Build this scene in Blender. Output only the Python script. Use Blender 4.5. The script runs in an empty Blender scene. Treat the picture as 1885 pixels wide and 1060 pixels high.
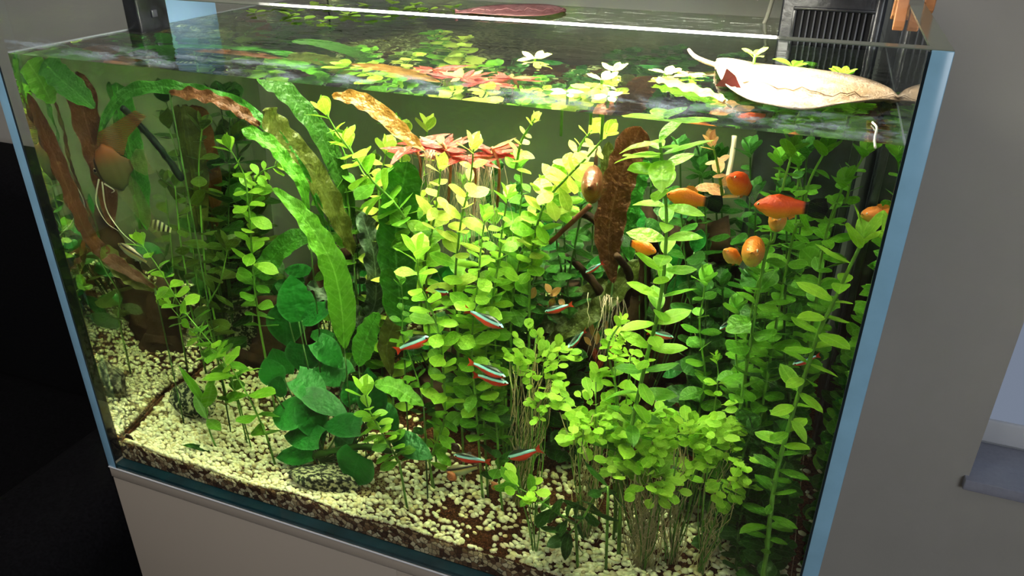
import bpy, bmesh, math, random
import numpy as np
from mathutils import Vector, Matrix
random.seed(7)
sc = bpy.context.scene; COL = sc.collection
# ------------------------------------------------------------ camera
W, D, H, HW, T = 0.80, 0.56, 0.5522, 0.4923, 0.012      # tank width, depth, height, water level, pane thickness
YAW, PITCH, ROLL, FPX = 0.371764, 0.476154, 0.00652, 1423.65
CAM = Vector((0.91337, -0.641255, 0.791174)) * W
FW = Vector((-math.sin(YAW)*math.cos(PITCH), math.cos(YAW)*math.cos(PITCH), -math.sin(PITCH)))
RT0 = Vector((math.cos(YAW), math.sin(YAW), 0)); UP0 = RT0.cross(FW)
RT = RT0*math.cos(ROLL) + UP0*math.sin(ROLL); UP = UP0*math.cos(ROLL) - RT0*math.sin(ROLL)
cd = bpy.data.cameras.new('camera'); cam = bpy.data.objects.new('camera', cd); COL.objects.link(cam)
cam.matrix_world = Matrix(((RT.x, UP.x, -FW.x, CAM.x), (RT.y, UP.y, -FW.y, CAM.y), (RT.z, UP.z, -FW.z, CAM.z), (0, 0, 0, 1)))
cd.sensor_width = 36; cd.lens = 36*FPX/1885; cd.clip_start = 0.02; cd.clip_end = 50
sc.camera = cam
# ------------------------------------------------------------ world, lamps, exposure
w = bpy.data.worlds.new('world'); sc.world = w; w.use_nodes = True
bg = w.node_tree.nodes['Background']; bg.inputs[0].default_value = (0.80, 0.88, 1.0, 1); bg.inputs[1].default_value = 0.09
sc.view_settings.view_transform = 'Standard'; sc.view_settings.look = 'None'
sc.view_settings.gamma = 1; sc.view_settings.exposure = 0.0; sc.view_settings.use_curve_mapping = False
sc.cycles.max_bounces = 14; sc.cycles.transmission_bounces = 12; sc.cycles.transparent_max_bounces = 24
sc.cycles.diffuse_bounces = 3; sc.cycles.glossy_bounces = 8
sc.cycles.caustics_reflective = True; sc.cycles.caustics_refractive = True
sc.cycles.sample_clamp_indirect = 80.0; sc.cycles.blur_glossy = 0.3
def area(name, loc, size, energy, color, target=None):
    l = bpy.data.lights.new(name, 'AREA'); l.shape = 'RECTANGLE'; l.size, l.size_y = size; l.energy = energy; l.color = color
    l.spread = math.radians(176) if 'aqua' in name else math.pi; o = bpy.data.objects.new(name, l); COL.objects.link(o); o.location = loc
    if target is not None: o.rotation_euler = (Vector(target)-Vector(loc)).to_track_quat('-Z', 'Y').to_euler()
    return o
LAMP_E = 11.5
area('aquarium_lamp_light', (0.46, 0.175, H+0.030), (0.46, 0.10), LAMP_E, (1.0, 0.97, 0.82))
area('room_fill_light', (2.3, -2.4, 1.25), (1.4, 0.9), 29, (0.90, 0.95, 1.0), (0.5, 0.4, 0.1))  # added fill lamp for the room; no window stands on this side
area('room_ceiling_light', (-0.3, -0.5, 1.70), (1.6, 0.8), 21, (1.0, 0.93, 0.86), (-0.1, 0.1, 0.5))
# ------------------------------------------------------------ pixel -> place helpers (photo frame 1885 x 1060)
def ray(px, py):
    return (FW*FPX + RT*(px-942.5) - UP*(py-530)).normalized()
def U(px, py, Y):
    """point at depth Y in the tank seen at this pixel through the front pane and the water"""
    d = ray(px, py); p = CAM + d*((T+.0005-CAM.y)/d.y)
    a, b = d.x/1.333, d.z/1.333
    w_ = Vector((a, math.sqrt(1-a*a-b*b), b))
    return p + w_*((Y-p.y)/w_.y)
def A(px, py, ax, v):
    d = ray(px, py); return CAM + d*((v-CAM[ax])/d[ax])
def mpp(px, py, Y):
    return (U(px+5, py, Y)-U(px-5, py, Y)).length/10
# ------------------------------------------------------------ materials
def newmat(name):
    m = bpy.data.materials.new(name); m.use_nodes = True; nt = m.node_tree; nt.nodes.clear()
    return m, nt, nt.nodes.new('ShaderNodeOutputMaterial')
class N:
    """tiny node helper"""
    def __init__(s, name):
        s.m, s.nt, s.out = newmat(name)
    def n(s, t, **kw):
        nd = s.nt.nodes.new('ShaderNode'+t)
        for k, v in kw.items():
            if k[0] == '_': setattr(nd, k[1:], v)
            else: nd.inputs[k.replace('_', ' ')].default_value = v
        return nd
    def l(s, a, b): s.nt.links.new(a, b)
    def math(s, op, a, b=None, c=None, clamp=False):
        nd = s.nt.nodes.new('ShaderNodeMath'); nd.operation = op; nd.use_clamp = clamp
        for i, x in enumerate((a, b, c)):
            if x is None: continue
            if isinstance(x, (int, float)): nd.inputs[i].default_value = x
            else: s.l(x, nd.inputs[i])
        return nd.outputs[0]
    def ramp(s, fac, stops, interp='LINEAR'):
        nd = s.nt.nodes.new('ShaderNodeValToRGB'); cr = nd.color_ramp; cr.interpolation = interp
        while len(cr.elements) < len(stops): cr.elements.new(0.5)
        for e, (p, c) in zip(cr.elements, stops): e.position = p; e.color = (*c, 1)
        s.l(fac, nd.inputs[0]); return nd.outputs[0]
    def mix(s, fac, a, b, mode='MIX'):
        nd = s.nt.nodes.new('ShaderNodeMix'); nd.data_type = 'RGBA'; nd.blend_type = mode
        for sock, x in ((nd.inputs[0], fac), (nd.inputs[6], a), (nd.inputs[7], b)):
            if isinstance(x, (int, float)): sock.default_value = x
            elif isinstance(x, tuple): sock.default_value = (*x, 1)
            else: s.l(x, sock)
        return nd.outputs[2]
    def bump(s, h, strength, dist):
        nd = s.n('Bump'); nd.inputs['Strength'].default_value = strength; nd.inputs['Distance'].default_value = dist
        s.l(h, nd.inputs['Height']); return nd.outputs[0]
    def co(s, which='Object'): return s.nt.nodes.new('ShaderNodeTexCoord').outputs[which]
    def noise(s, vec, scale, detail=3, rough=.55):
        nd = s.n('TexNoise'); nd.inputs['Scale'].default_value = scale; nd.inputs['Detail'].default_value = detail
        nd.inputs['Roughness'].default_value = rough; s.l(vec, nd.inputs['Vector']); return nd.outputs[0]
    def princ(s, color, rough=.5, spec=.5, metal=0, normal=None, **kw):
        nd = s.n('BsdfPrincipled')
        if isinstance(color, tuple): nd.inputs['Base Color'].default_value = (*color, 1)
        else: s.l(color, nd.inputs['Base Color'])
        nd.inputs['Roughness'].default_value = rough; nd.inputs['Specular IOR Level'].default_value = spec
        nd.inputs['Metallic'].default_value = metal
        if normal is not None: s.l(normal, nd.inputs['Normal'])
        for k, v in kw.items(): nd.inputs[k.replace('_', ' ')].default_value = v
        return nd.outputs[0]
    def done(s, sh): s.l(sh, s.out.inputs[0]); return s.m
def simple(name, color, rough=.5, spec=.5, nscale=0, namt=.12, bump=0, metal=0):
    a = N(name)
    if nscale:
        f = a.noise(a.co(), nscale, 4)
        dark = tuple(c*(1-namt*2) for c in color); lite = tuple(min(1, c*(1+namt)) for c in color)
        c = a.ramp(f, [(.3, dark), (.7, lite)])
        nb = a.bump(f, bump, .002) if bump else None
        return a.done(a.princ(c, rough, spec, metal, nb))
    return a.done(a.princ(color, rough, spec, metal))
def leafmat(name, lo, hi, edge=None, trans=.36, rough=.36, spec=.35, veins=.25, bumps=0, back=None, uv=False):
    """leaf: colour varies from leaf to leaf and along it, light midrib, thin side veins"""
    a = N(name); co = a.co(); sx = a.n('SeparateXYZ'); a.l(a.co('UV') if uv else co, sx.inputs[0])
    x, y = sx.outputs[0], a.math('ABSOLUTE', sx.outputs[1])
    oi = a.n('ObjectInfo'); nz = a.noise(co, 30.0 if uv else 3.0, 2)
    f = a.math('ADD', a.math('MULTIPLY', oi.outputs['Random'], .65), a.math('MULTIPLY', nz, .35), clamp=True)
    c = a.ramp(f, [(.15, lo), (.85, hi)])
    if back: c = a.mix(a.math('MULTIPLY', x, 1.0, clamp=True), c, back)
    rib = a.math('SUBTRACT', 1.0, a.math('MULTIPLY', y, 45.0), clamp=True)
    wv = a.math('SINE', a.math('MULTIPLY', a.math('SUBTRACT', x, a.math('MULTIPLY', y, .9)), 42.0))
    sv = a.math('MULTIPLY', a.math('SUBTRACT', a.math('MULTIPLY', wv, 1.0), .75), 3.0, clamp=True)
    v = a.math('MULTIPLY', a.math('MAXIMUM', rib, a.math('MULTIPLY', sv, .45)), veins)
    c = a.mix(v, c, tuple(min(1, h*1.5+.12) for h in hi))
    su = a.n('SeparateXYZ'); a.l(a.co('UV'), su.inputs[0]); ed = a.math('MULTIPLY', a.math('SUBTRACT', a.math('ABSOLUTE', su.outputs[1]), .225 if uv else .80), 20.0 if uv else 5.0, clamp=True)
    c = a.mix(a.math('MULTIPLY', ed, .30), c, tuple(min(1, h*1.6+.10) for h in hi))
    hgt = a.noise(co, bumps or 6.0, 2)
    nb = a.bump(hgt, .6 if uv else .25, .005 if uv else .02)
    p = a.princ(c, rough, spec, normal=nb)
    t = a.n('BsdfTranslucent'); a.l(c, t.inputs[0])
    m = a.n('MixShader'); m.inputs[0].default_value = trans; a.l(p, m.inputs[1]); a.l(t.outputs[0], m.inputs[2])
    return a.done(m.outputs[0])
def glassmat(name, tint, rough=0.0):
    a = N(name); fr = a.n('Fresnel'); ge = a.n('NewGeometry'); mr = a.n('MapRange')
    mr.inputs[3].default_value = 1.45; mr.inputs[4].default_value = 1/1.45
    a.l(ge.outputs['Backfacing'], mr.inputs[0]); a.l(mr.outputs[0], fr.inputs[0])
    tr = a.n('BsdfTransparent'); tr.inputs[0].default_value = (*tint, 1); gl = a.n('BsdfGlossy'); gl.inputs['Roughness'].default_value = rough
    m = a.n('MixShader'); a.l(fr.outputs[0], m.inputs[0]); a.l(tr.outputs[0], m.inputs[1]); a.l(gl.outputs[0], m.inputs[2])
    return a.done(m.outputs[0])
def M_water():
    a = N('aquarium_water'); gl = a.n('BsdfGlass'); gl.inputs['IOR'].default_value = 1.333; gl.inputs['Roughness'].default_value = 0
    ge = a.n('NewGeometry'); s = a.n('SeparateXYZ'); a.l(ge.outputs['True Normal'], s.inputs[0])
    mp = a.n('Mapping'); mp.inputs['Scale'].default_value = (14, 30, 1); a.l(a.co(), mp.inputs[0])
    h = a.noise(mp.outputs[0], 1.0, 2)
    top = a.math('GREATER_THAN', a.math('ABSOLUTE', s.outputs[2]), .9)
    nb = a.bump(a.math('MULTIPLY', h, top), .22, .006); a.l(nb, gl.inputs['Normal'])
    va = a.n('VolumeAbsorption'); va.inputs[0].default_value = (0.66, 0.90, 0.34, 1); va.inputs[1].default_value = WATER_DENS
    a.l(va.outputs[0], a.out.inputs['Volume'])
    return a.done(gl.outputs[0])
WATER_DENS = 1.45
M = {}
M['water'] = M_water()
M['glass'] = glassmat('clear_glass', (.975, .99, .985))
M['edge'] = simple('polished_glass_edge', (.24, .46, .62), .22, .6, 30, .06)
M['edge_dark'] = simple('bottom_glass_edge', (.010, .05, .060), .2, .5, 30, .2)
M['rim'] = simple('ground_rim_edge', (.16, .19, .14), .14, 1.0)
M['silicone'] = simple('silicone_seam', (.02, .035, .045), .35)
M['black'] = simple('black_plastic', (.018, .019, .024), .28, .6, 60, .4, .3)
M['grille'] = simple('grey_grille_bar', (.05, .052, .065), .3, .6)
M['void'] = simple('dark_slot', (.002, .002, .003), .7, .2)
M['wall'] = simple('grey_wall_paint', (.37, .355, .322), .85, .2, 9, .02, .05)
M['white'] = simple('white_paint', (.62, .63, .66), .5, .3)
M['cab'] = simple('white_lacquer', (.36, .31, .255), .35, .4)
M['sill'] = simple('polished_grey_stone', (.30, .31, .38), .10, .6, 160, .04)
M['sofa'] = simple('black_upholstery', (.004, .004, .005), .95, .08, 260, .3)
M['wood_floor'] = simple('brown_floorboards', (.16, .11, .07), .5, .4, 6, .2)
M['pinwood'] = simple('varnished_beech', (.50, .22, .10), .4, .5, 40, .15)
M['steel'] = simple('steel_spring', (.55, .55, .55), .3, .5, metal=1)
M['blue'] = glassmat('blue_film', (.35, .5, .68), .05)
def M_blue():
    a = N('light_blue_plastic'); return a.done(a.princ((.22, .36, .55), .3, .5))
M['blue'] = M_blue()
def M_scale():
    a = N('limescale'); mp = a.n('Mapping'); mp.inputs['Scale'].default_value = (26, 1, 150); a.l(a.co(), mp.inputs[0])
    f = a.noise(mp.outputs[0], 1, 5, .65); fine = a.noise(a.co(), 700, 2, .7)
    s = a.n('SeparateXYZ'); a.l(a.co('Generated'), s.inputs[0])
    band = a.math('MULTIPLY', s.outputs[2], a.math('SUBTRACT', 1, s.outputs[2])); band = a.math('MULTIPLY', band, 3.0, clamp=True)
    f = a.math('MULTIPLY', a.math('MULTIPLY', a.math('SUBTRACT', f, .47), 5.0, clamp=True), a.math('MULTIPLY', fine, 1.1, clamp=True))
    f = a.math('MULTIPLY', f, a.math('MULTIPLY', band, .9))
    tr = a.n('BsdfTransparent'); d = a.n('BsdfDiffuse'); d.inputs[0].default_value = (.72, .80, .90, 1)
    m = a.n('MixShader'); a.l(f, m.inputs[0]); a.l(tr.outputs[0], m.inputs[1]); a.l(d.outputs[0], m.inputs[2]); return a.done(m.outputs[0])
M['scale'] = M_scale()
def M_ground():
    a = N('soil_and_sand'); co = a.co()
    big = a.noise(co, 9, 3, .6); fine = a.noise(co, 420, 2, .7); vo = a.n('TexVoronoi'); vo.inputs['Scale'].default_value = 260; a.l(co, vo.inputs['Vector'])
    soil = a.ramp(fine, [(.3, (.018, .006, .003)), (.5, (.085, .024, .009)), (.75, (.20, .075, .03))])
    sand = a.ramp(vo.outputs['Distance'], [(0, (.52, .43, .22)), (.55, (.34, .26, .12)), (.9, (.06, .035, .015))])
    s = a.n('SeparateXYZ'); a.l(co, s.inputs[0])
    left = a.math('MULTIPLY', a.math('SUBTRACT', .24, s.outputs[0]), 8.0, clamp=True); seam = a.math('MULTIPLY', a.math('SUBTRACT', s.outputs[0], .017), 400.0, clamp=True)
    f = a.math('ADD', a.math('MULTIPLY', a.math('SUBTRACT', big, .52), 9.0, clamp=True), left, clamp=True)
    back = a.math('MULTIPLY', a.math('SUBTRACT', .24, s.outputs[1]), 12.0, clamp=True)
    f = a.math('MULTIPLY', a.math('MULTIPLY', f, back), seam)
    c = a.mix(f, soil, sand)
    h = a.math('ADD', fine, a.math('MULTIPLY', vo.outputs['Distance'], -1.0))
    return a.done(a.princ(c, .9, .1, normal=a.bump(h, .8, .003)))
M['ground'] = M_ground()
def M_side():
    a = N('gravel_against_glass'); co = a.co(); vo = a.n('TexVoronoi'); vo.inputs['Scale'].default_value = 190; a.l(co, vo.inputs['Vector'])
    vo2 = a.n('TexVoronoi'); vo2.inputs['Scale'].default_value = 190; vo2.feature = 'DISTANCE_TO_EDGE'; a.l(co, vo2.inputs['Vector'])
    pick = a.n('SeparateColor'); a.l(vo.outputs['Color'], pick.inputs[0])
    c = a.ramp(pick.outputs[0], [(.15, (.08, .03, .014)), (.4, (.24, .13, .06)), (.7, (.62, .50, .28)), (1, (.74, .66, .42))])
    c = a.mix(a.math('MULTIPLY', vo2.outputs['Distance'], 9, clamp=True), (.02, .008, .004), c)
    return a.done(a.princ(c, .8, .2, normal=a.bump(vo2.outputs['Distance'], .6, .003)))
M['ground_side'] = M_side()
def M_pebble():
    a = N('cream_pebble'); oi = a.n('ObjectInfo'); ge = a.n('NewGeometry')
    r = a.math('FRACT', a.math('ADD', oi.outputs['Random'], ge.outputs['Random Per Island']))
    c = a.ramp(r, [(0, (.74, .62, .34)), (.3, (.88, .82, .56)), (.6, (.80, .76, .54)), (.85, (.92, .88, .68)), (1, (.58, .42, .20))])
    f = a.noise(a.co('Generated'), 3, 2); c = a.mix(a.math('MULTIPLY', f, .3), c, (.50, .38, .18))
    return a.done(a.princ(c, .6, .25))
M['pebble'] = M_pebble()
def M_rock():
    a = N('speckled_granite'); co = a.co(); f = a.noise(co, 190, 2, .6)
    g = a.noise(co, 60, 2)
    c = a.ramp(f, [(.42, (.012, .018, .014)), (.5, (.06, .07, .04)), (.56, (.46, .44, .26)), (.7, (.6, .56, .34))], 'LINEAR')
    c = a.mix(a.math('MULTIPLY', g, .45), c, (.03, .05, .02))
    return a.done(a.princ(c, .75, .2, normal=a.bump(f, .5, .004)))
M['rock'] = M_rock()
M['soil'] = simple('soil_grain', (.17, .05, .02), .9, .1, 200, .35)
M['wood'] = simple('dark_driftwood', (.050, .022, .012), .8, .2, 45, .42, 1.0)
M['redwood'] = simple('red_twig', (.22, .06, .03), .6, .3, 60, .3, .5)
M['darktwig'] = simple('black_green_twig', (.015, .03, .018), .6, .3, 60, .3, .5)
G = lambda *v: tuple(v)
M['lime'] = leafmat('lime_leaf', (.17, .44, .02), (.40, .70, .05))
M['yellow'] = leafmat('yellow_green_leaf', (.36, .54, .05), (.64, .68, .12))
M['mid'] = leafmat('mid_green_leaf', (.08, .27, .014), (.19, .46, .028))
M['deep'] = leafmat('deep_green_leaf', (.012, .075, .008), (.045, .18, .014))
M['olive'] = leafmat('olive_leaf', (.05, .11, .012), (.12, .20, .02))
M['bushleaf'] = leafmat('small_round_leaf', (.26, .58, .03), (.50, .80, .07), veins=.4)
M['anubias'] = leafmat('broad_dark_leaf', (.006, .10, .012), (.018, .21, .022), trans=.22, rough=.42, spec=.25, veins=.10)
M['red'] = leafmat('red_leaf', (.26, .018, .014), (.46, .06, .03), veins=.5)
M['salmon'] = leafmat('salmon_leaf', (.42, .16, .07), (.55, .32, .12), veins=.3)
M['ribbon'] = leafmat('crinkled_green_leaf', (.025, .16, .012), (.08, .33, .02), bumps=220, veins=.3, uv=True)
M['ribbon_deep'] = leafmat('crinkled_deep_green_leaf', (.015, .08, .008), (.05, .16, .014), bumps=220, veins=.3, uv=True)
M['ribbon_lime'] = leafmat('crinkled_lime_leaf', (.10, .36, .02), (.20, .52, .03), bumps=220, veins=.4, uv=True)
M['ribbon_brown'] = leafmat('crinkled_brown_leaf', (.09, .03, .009), (.20, .07, .016), bumps=220, veins=.2, uv=True)
M['ribbon_gold'] = leafmat('crinkled_golden_leaf', (.34, .16, .025), (.50, .27, .04), bumps=180, veins=.25, uv=True)
M['ribbon_olive'] = leafmat('crinkled_olive_leaf', (.06, .08, .013), (.13, .15, .02), bumps=200, veins=.2, uv=True)
M['greyleaf'] = leafmat('grey_green_ruffled_leaf', (.05, .09, .045), (.10, .15, .08), bumps=160, veins=.5, trans=.2, uv=True)
M['dead'] = leafmat('dead_orange_leaf', (.50, .16, .05), (.70, .33, .14), trans=.3)
M['stem'] = simple('green_stem', (.15, .33, .04), .5, .3, 40, .2)
M['stem_red'] = simple('red_stem', (.42, .12, .05), .5, .3, 40, .2)
M['stem_dark'] = simple('dark_stem', (.05, .13, .02), .5, .3, 40, .2)
M['root'] = simple('fine_root', (.52, .42, .20), .7, .2)
M['root_pale'] = simple('pale_root', (.75, .55, .45), .6, .3)
# ------------------------------------------------------------ geometry helpers
def tag(o, label=None, cat=None, group=None, kind=None):
    if label: o['label'] = label
    if cat: o['category'] = cat
    if group: o['group'] = group
    if kind: o['kind'] = kind
    return o
def empty(name, loc, label=None, cat=None, group=None, kind=None):
    o = bpy.data.objects.new(name, None); o.empty_display_size = .01; COL.objects.link(o); o.location = loc
    return tag(o, label, cat, group, kind)
def link(name, me, parent=None, world=None):
    o = bpy.data.objects.new(name, me); COL.objects.link(o)
    if parent is not None:
        o.parent = parent
        if world is not None: o.matrix_basis = Matrix.Translation(-root_loc(parent)) @ world
    elif world is not None: o.matrix_basis = world
    return o
def root_loc(p):
    v = Vector((0, 0, 0))
    while p is not None: v = v + p.location; p = p.parent
    return v
def mesh(name, verts, faces, mats, parent=None, smooth=True, world=None):
    """verts in world space unless world is given"""
    me = bpy.data.meshes.new(name)
    if parent is not None and world is None:
        b = root_loc(parent); verts = [(v[0]-b.x, v[1]-b.y, v[2]-b.z) for v in verts]
    me.from_pydata([tuple(v) for v in verts], [], faces)
    for m in (mats if isinstance(mats, (list, tuple)) else [mats]): me.materials.append(m)
    if smooth: me.polygons.foreach_set('use_smooth', [True]*len(me.polygons))
    me.update()
    o = bpy.data.objects.new(name, me); COL.objects.link(o)
    if parent is not None:
        o.parent = parent
        if world is not None: o.matrix_basis = Matrix.Translation(-root_loc(parent)) @ world
    elif world is not None: o.matrix_basis = world
    return o
def box(name, a, b, m, parent=None, bevel=.0, kind=None, seg=2):
    bm = bmesh.new(); bmesh.ops.create_cube(bm, size=1)
    base = root_loc(parent) if parent is not None else Vector((0, 0, 0))
    for v in bm.verts: v.co = Vector([(a[i]+b[i])/2+v.co[i]*(b[i]-a[i]) for i in range(3)]) - base
    if bevel: bmesh.ops.bevel(bm, geom=list(bm.edges), offset=bevel, segments=seg, affect='EDGES', profile=.5)
    me = bpy.data.meshes.new(name); bm.to_mesh(me); bm.free(); me.materials.append(m)
    if bevel and seg > 1: me.polygons.foreach_set('use_smooth', [True]*len(me.polygons))
    o = bpy.data.objects.new(name, me); COL.objects.link(o)
    if parent is not None: o.parent = parent
    if kind: o['kind'] = kind
    return o
def spline(pts, n):
    """Catmull-Rom through pts, n samples"""
    P = [Vector(p) for p in pts]
    if len(P) == 2: P = [P[0], P[0].lerp(P[1], .5), P[1]]
    P = [P[0]*2-P[1]] + P + [P[-1]*2-P[-2]]; out = []; k = len(P)-3
    for i in range(n):
        t = i/(n-1)*k; j = min(int(t), k-1); u = t-j; a, b, c, d = P[j:j+4]
        out.append(.5*((2*b)+(c-a)*u+(2*a-5*b+4*c-d)*u*u+(3*b-a-3*c+d)*u**3))
    return out
def tube_data(pts, radii, seg=6, rough=0, rnd=random):
    V = []; F = []; n = len(pts); u = None
    for i in range(n):
        d = (pts[min(i+1, n-1)]-pts[max(i-1, 0)]).normalized()
        if u is None: u = d.orthogonal().normalized()
        u = (u-d*u.dot(d)).normalized(); v = d.cross(u); r = radii[i] if hasattr(radii, '__len__') else radii
        for k in range(seg):
            an = 2*math.pi*k/seg; rr = r*(1+rnd.uniform(-rough, rough)); V.append(pts[i]+(u*math.cos(an)+v*math.sin(an))*rr)
    for i in range(n-1):
        for k in range(seg):
            a = i*seg+k; b = i*seg+(k+1) % seg; F.append((a, b, b+seg, a+seg))
    F.append(tuple(range(seg-1, -1, -1))); F.append(tuple(range((n-1)*seg, n*seg)))
    return V, F
def tube(name, pts, radii, m, parent=None, seg=6, rough=0):
    V, F = tube_data(pts, radii, seg, rough); return mesh(name, V, F, m, parent)
class Acc:
    def __init__(s): s.V = []; s.F = []
    def add(s, V, F):
        k = len(s.V); s.V += V; s.F += [tuple(i+k for i in f) for f in F]
# leaf outlines: half width at t (0 base .. 1 tip)
SH = {
 'obovate': lambda t: .25*math.sin(math.pi*min(1, max(0, t))**1.35)**.75 if t > .02 else .02,
 'oval':    lambda t: .22*math.sin(math.pi*t**1.05)**.7 + .012*(1-t),
 'round':   lambda t: (.03 if t < .2 else .30*math.sqrt(max(0, 1-((t-.6)/.4)**2))+.02*(1-t)),
 'lance':   lambda t: .11*math.sin(math.pi*t**.9)**.9+.01*(1-t),
 'heart':   lambda t: .34*math.sin(math.pi*min(1, .16+.84*t)**.85)**.8 if t < .995 else .0,
 'spade':   lambda t: .27*math.sin(math.pi*min(1, .08+.92*t)**.85)**.8 if t < .995 else .0,
}
LEAF = {}
def leaf_mesh(shape, mat, k):
    key = (shape, mat, k)
    if key in LEAF: return LEAF[key]
    r = random.Random(hash_str(shape+mat)+k*17); nu = 7 if shape != 'heart' else 9; nv = 2
    curl = r.uniform(-.12, .30); fold = r.uniform(.05, .35); tw = r.uniform(-.25, .25); V = []; F = []
    for i in range(nu+1):
        t = i/nu; w_ = max(SH[shape](t), .004); wob = r.uniform(-.012, .012)
        for j in range(-nv, nv+1):
            s_ = j/nv; y = s_*w_; z = -curl*t*t + fold*abs(y) - .35*y*y + tw*y*t + wob*abs(s_)
            dx = -.10*abs(s_)**2 if (shape in ('heart',) and t < .25) else 0
            V.append((t+dx*(1-t*4), y, z))
    m_ = 2*nv+1
    for i in range(nu):
        for j in range(m_-1):
            a = i*m_+j; F.append((a, a+m_, a+m_+1, a+1))
    me = bpy.data.meshes.new(shape+'_leaf'); me.from_pydata(V, [], F); me.materials.append(M[mat])
    uvl = me.uv_layers.new(name='uv')
    for lp in me.loops: vi = lp.vertex_index; uvl.data[lp.index].uv = ((vi//m_)/nu, (vi % m_-nv)/nv)
    me.polygons.foreach_set('use_smooth', [True]*len(F)); me.update(); LEAF[key] = me; return me
def hash_str(s):
    h = 7
    for c in s: h = (h*31+ord(c)) % 100003
    return h
NLEAF = [0]
def put_leaf(parent, base, d, nrm, L, shape, mat, name='leaf', wide=1.0):
    d = d.normalized(); nrm = nrm-d*nrm.dot(d)
    if nrm.length < 1e-4: nrm = d.orthogonal()
    nrm.normalize(); y = nrm.cross(d)
    m = Matrix(((d.x*L, y.x*L*wide, nrm.x*L, base.x), (d.y*L, y.y*L*wide, nrm.y*L, base.y), (d.z*L, y.z*L*wide, nrm.z*L, base.z), (0, 0, 0, 1)))
    me = leaf_mesh(shape, mat, random.randrange(5)); NLEAF[0] += 1
    return link(name, me, parent, m)
def inside(p, mg=.004):
    return T+mg < p.x < W-T-mg and T+mg < p.y < D-T-mg and p.z < HW-.002
# ------------------------------------------------------------ ground height
def gz(x, y):
    z = .030 + .075*max(0, y-.02)**.9 + .006*math.sin(x*17+1)*math.sin(y*13) + .004*math.sin(x*41)*math.cos(y*37+x*9)
    z += .10*math.exp(-((x-.50)/.20)**2-((y-.46)/.13)**2) + .012*max(0, min(1, (x-.45)*4))
    return z
def stem(name, label, pts, Y, L, mat='lime', shape='obovate', n=None, sp=None, sm='stem', r=.0014, group=None, cat='aquatic plant',
         full=False, tip=True, grow=.5, up=.18, root=True, start=.02, wide=1.28, tipmat=None, skip=0.0, tipn=5):
    """stem with opposite leaf pairs; pts run from the top down in photo pixels, Y depth (top, bottom); leaf length L in pixels"""
    Y0, Y1 = Y if isinstance(Y, tuple) else (Y, Y); k = len(pts)
    P3 = [U(x, y, Y0+(Y1-Y0)*i/(k-1)) for i, (x, y) in enumerate(pts)]
    for p in P3: p.x = min(max(p.x, T+.008), W-T-.008); p.z = max(min(p.z, HW-.006), gz(p.x, p.y)-.002)
    last = P3[-1]; g = gz(last.x, last.y)
    if full and last.z > g+.02: P3.append(Vector((last.x+.004, last.y+.006, g+.012))); last = P3[-1]; g = gz(last.x, last.y)
    S = spline(P3, 40); lens = [0]
    for a, b in zip(S, S[1:]): lens.append(lens[-1]+(b-a).length)
    tot = lens[-1]; s_px = mpp(*pts[len(pts)//2], (Y0+Y1)/2); Lm = L*s_px*1.1
    if root and last.z > g: full_ = S + [Vector((last.x+.004*i/3, last.y+.006*i/3, last.z+(g-.004-last.z)*i/3)) for i in (1, 2, 3)]
    else: full_ = S
    base = full_[-1].copy(); e = empty(name, base, label, cat, group)
    tube('stem', full_, [r*(.6+.5*i/len(full_)) for i in range(len(full_))], M[sm], e, 6)
    if n is None: n = max(3, int(tot/((sp or L*.55)*.86*s_px)))
    ph = random.uniform(0, math.pi)
    for i in range(n):
        s_ = start+(tot-start)*(i/max(1, n-1))**.92 if tip else tot*i/max(1, n-1)
        s_ = min(s_, tot*.999); j = next(q for q in range(len(lens)-1) if lens[q+1] >= s_)
        u = (s_-lens[j])/max(1e-6, lens[j+1]-lens[j]); p = S[j].lerp(S[j+1], u); ax = (S[j]-S[j+1]).normalized()
        sc_ = min(1, grow+(1-grow)*(i/(n*.28+.01)))
        a0 = ph+i*math.pi/2+random.uniform(-.45, .45); o1 = ax.orthogonal().normalized(); o2 = ax.cross(o1)
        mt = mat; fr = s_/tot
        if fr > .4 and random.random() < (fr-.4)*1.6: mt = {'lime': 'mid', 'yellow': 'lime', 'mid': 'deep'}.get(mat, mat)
        for sg in (0, math.pi):
            if random.random() < skip: continue
            d = (o1*math.cos(a0+sg)+o2*math.sin(a0+sg)) + ax*(up+random.uniform(-.35, .5))+Vector((0, 0, random.uniform(-.2, .2)))
            LL = Lm*sc_*random.uniform(.8, 1.12); q = p+d.normalized()*LL
            if not inside(q): LL *= .6
            if not inside(p+d.normalized()*LL, .001): continue
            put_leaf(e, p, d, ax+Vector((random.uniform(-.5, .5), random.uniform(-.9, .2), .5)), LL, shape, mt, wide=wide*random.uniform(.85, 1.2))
    if tip:
        p = S[0]; ax = (S[0]-S[2]).normalized(); o1 = ax.orthogonal().normalized(); o2 = ax.cross(o1)
        for i in range(tipn):
            a0 = i*2.4; op = .35+.16*i*5/tipn; d = ax+(o1*math.cos(a0)+o2*math.sin(a0))*op
            LL = Lm*(grow+.08*i)
            if p.z+LL*d.normalized().z > HW-.002: d = d+Vector((0, 0, -.9))
            put_leaf(e, p-ax*.002*i, d, ax-(o1*math.cos(a0)+o2*math.sin(a0))*.4+Vector((0, 0, .3)), LL, shape, tipmat or mat, wide=wide)
    return e
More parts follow.
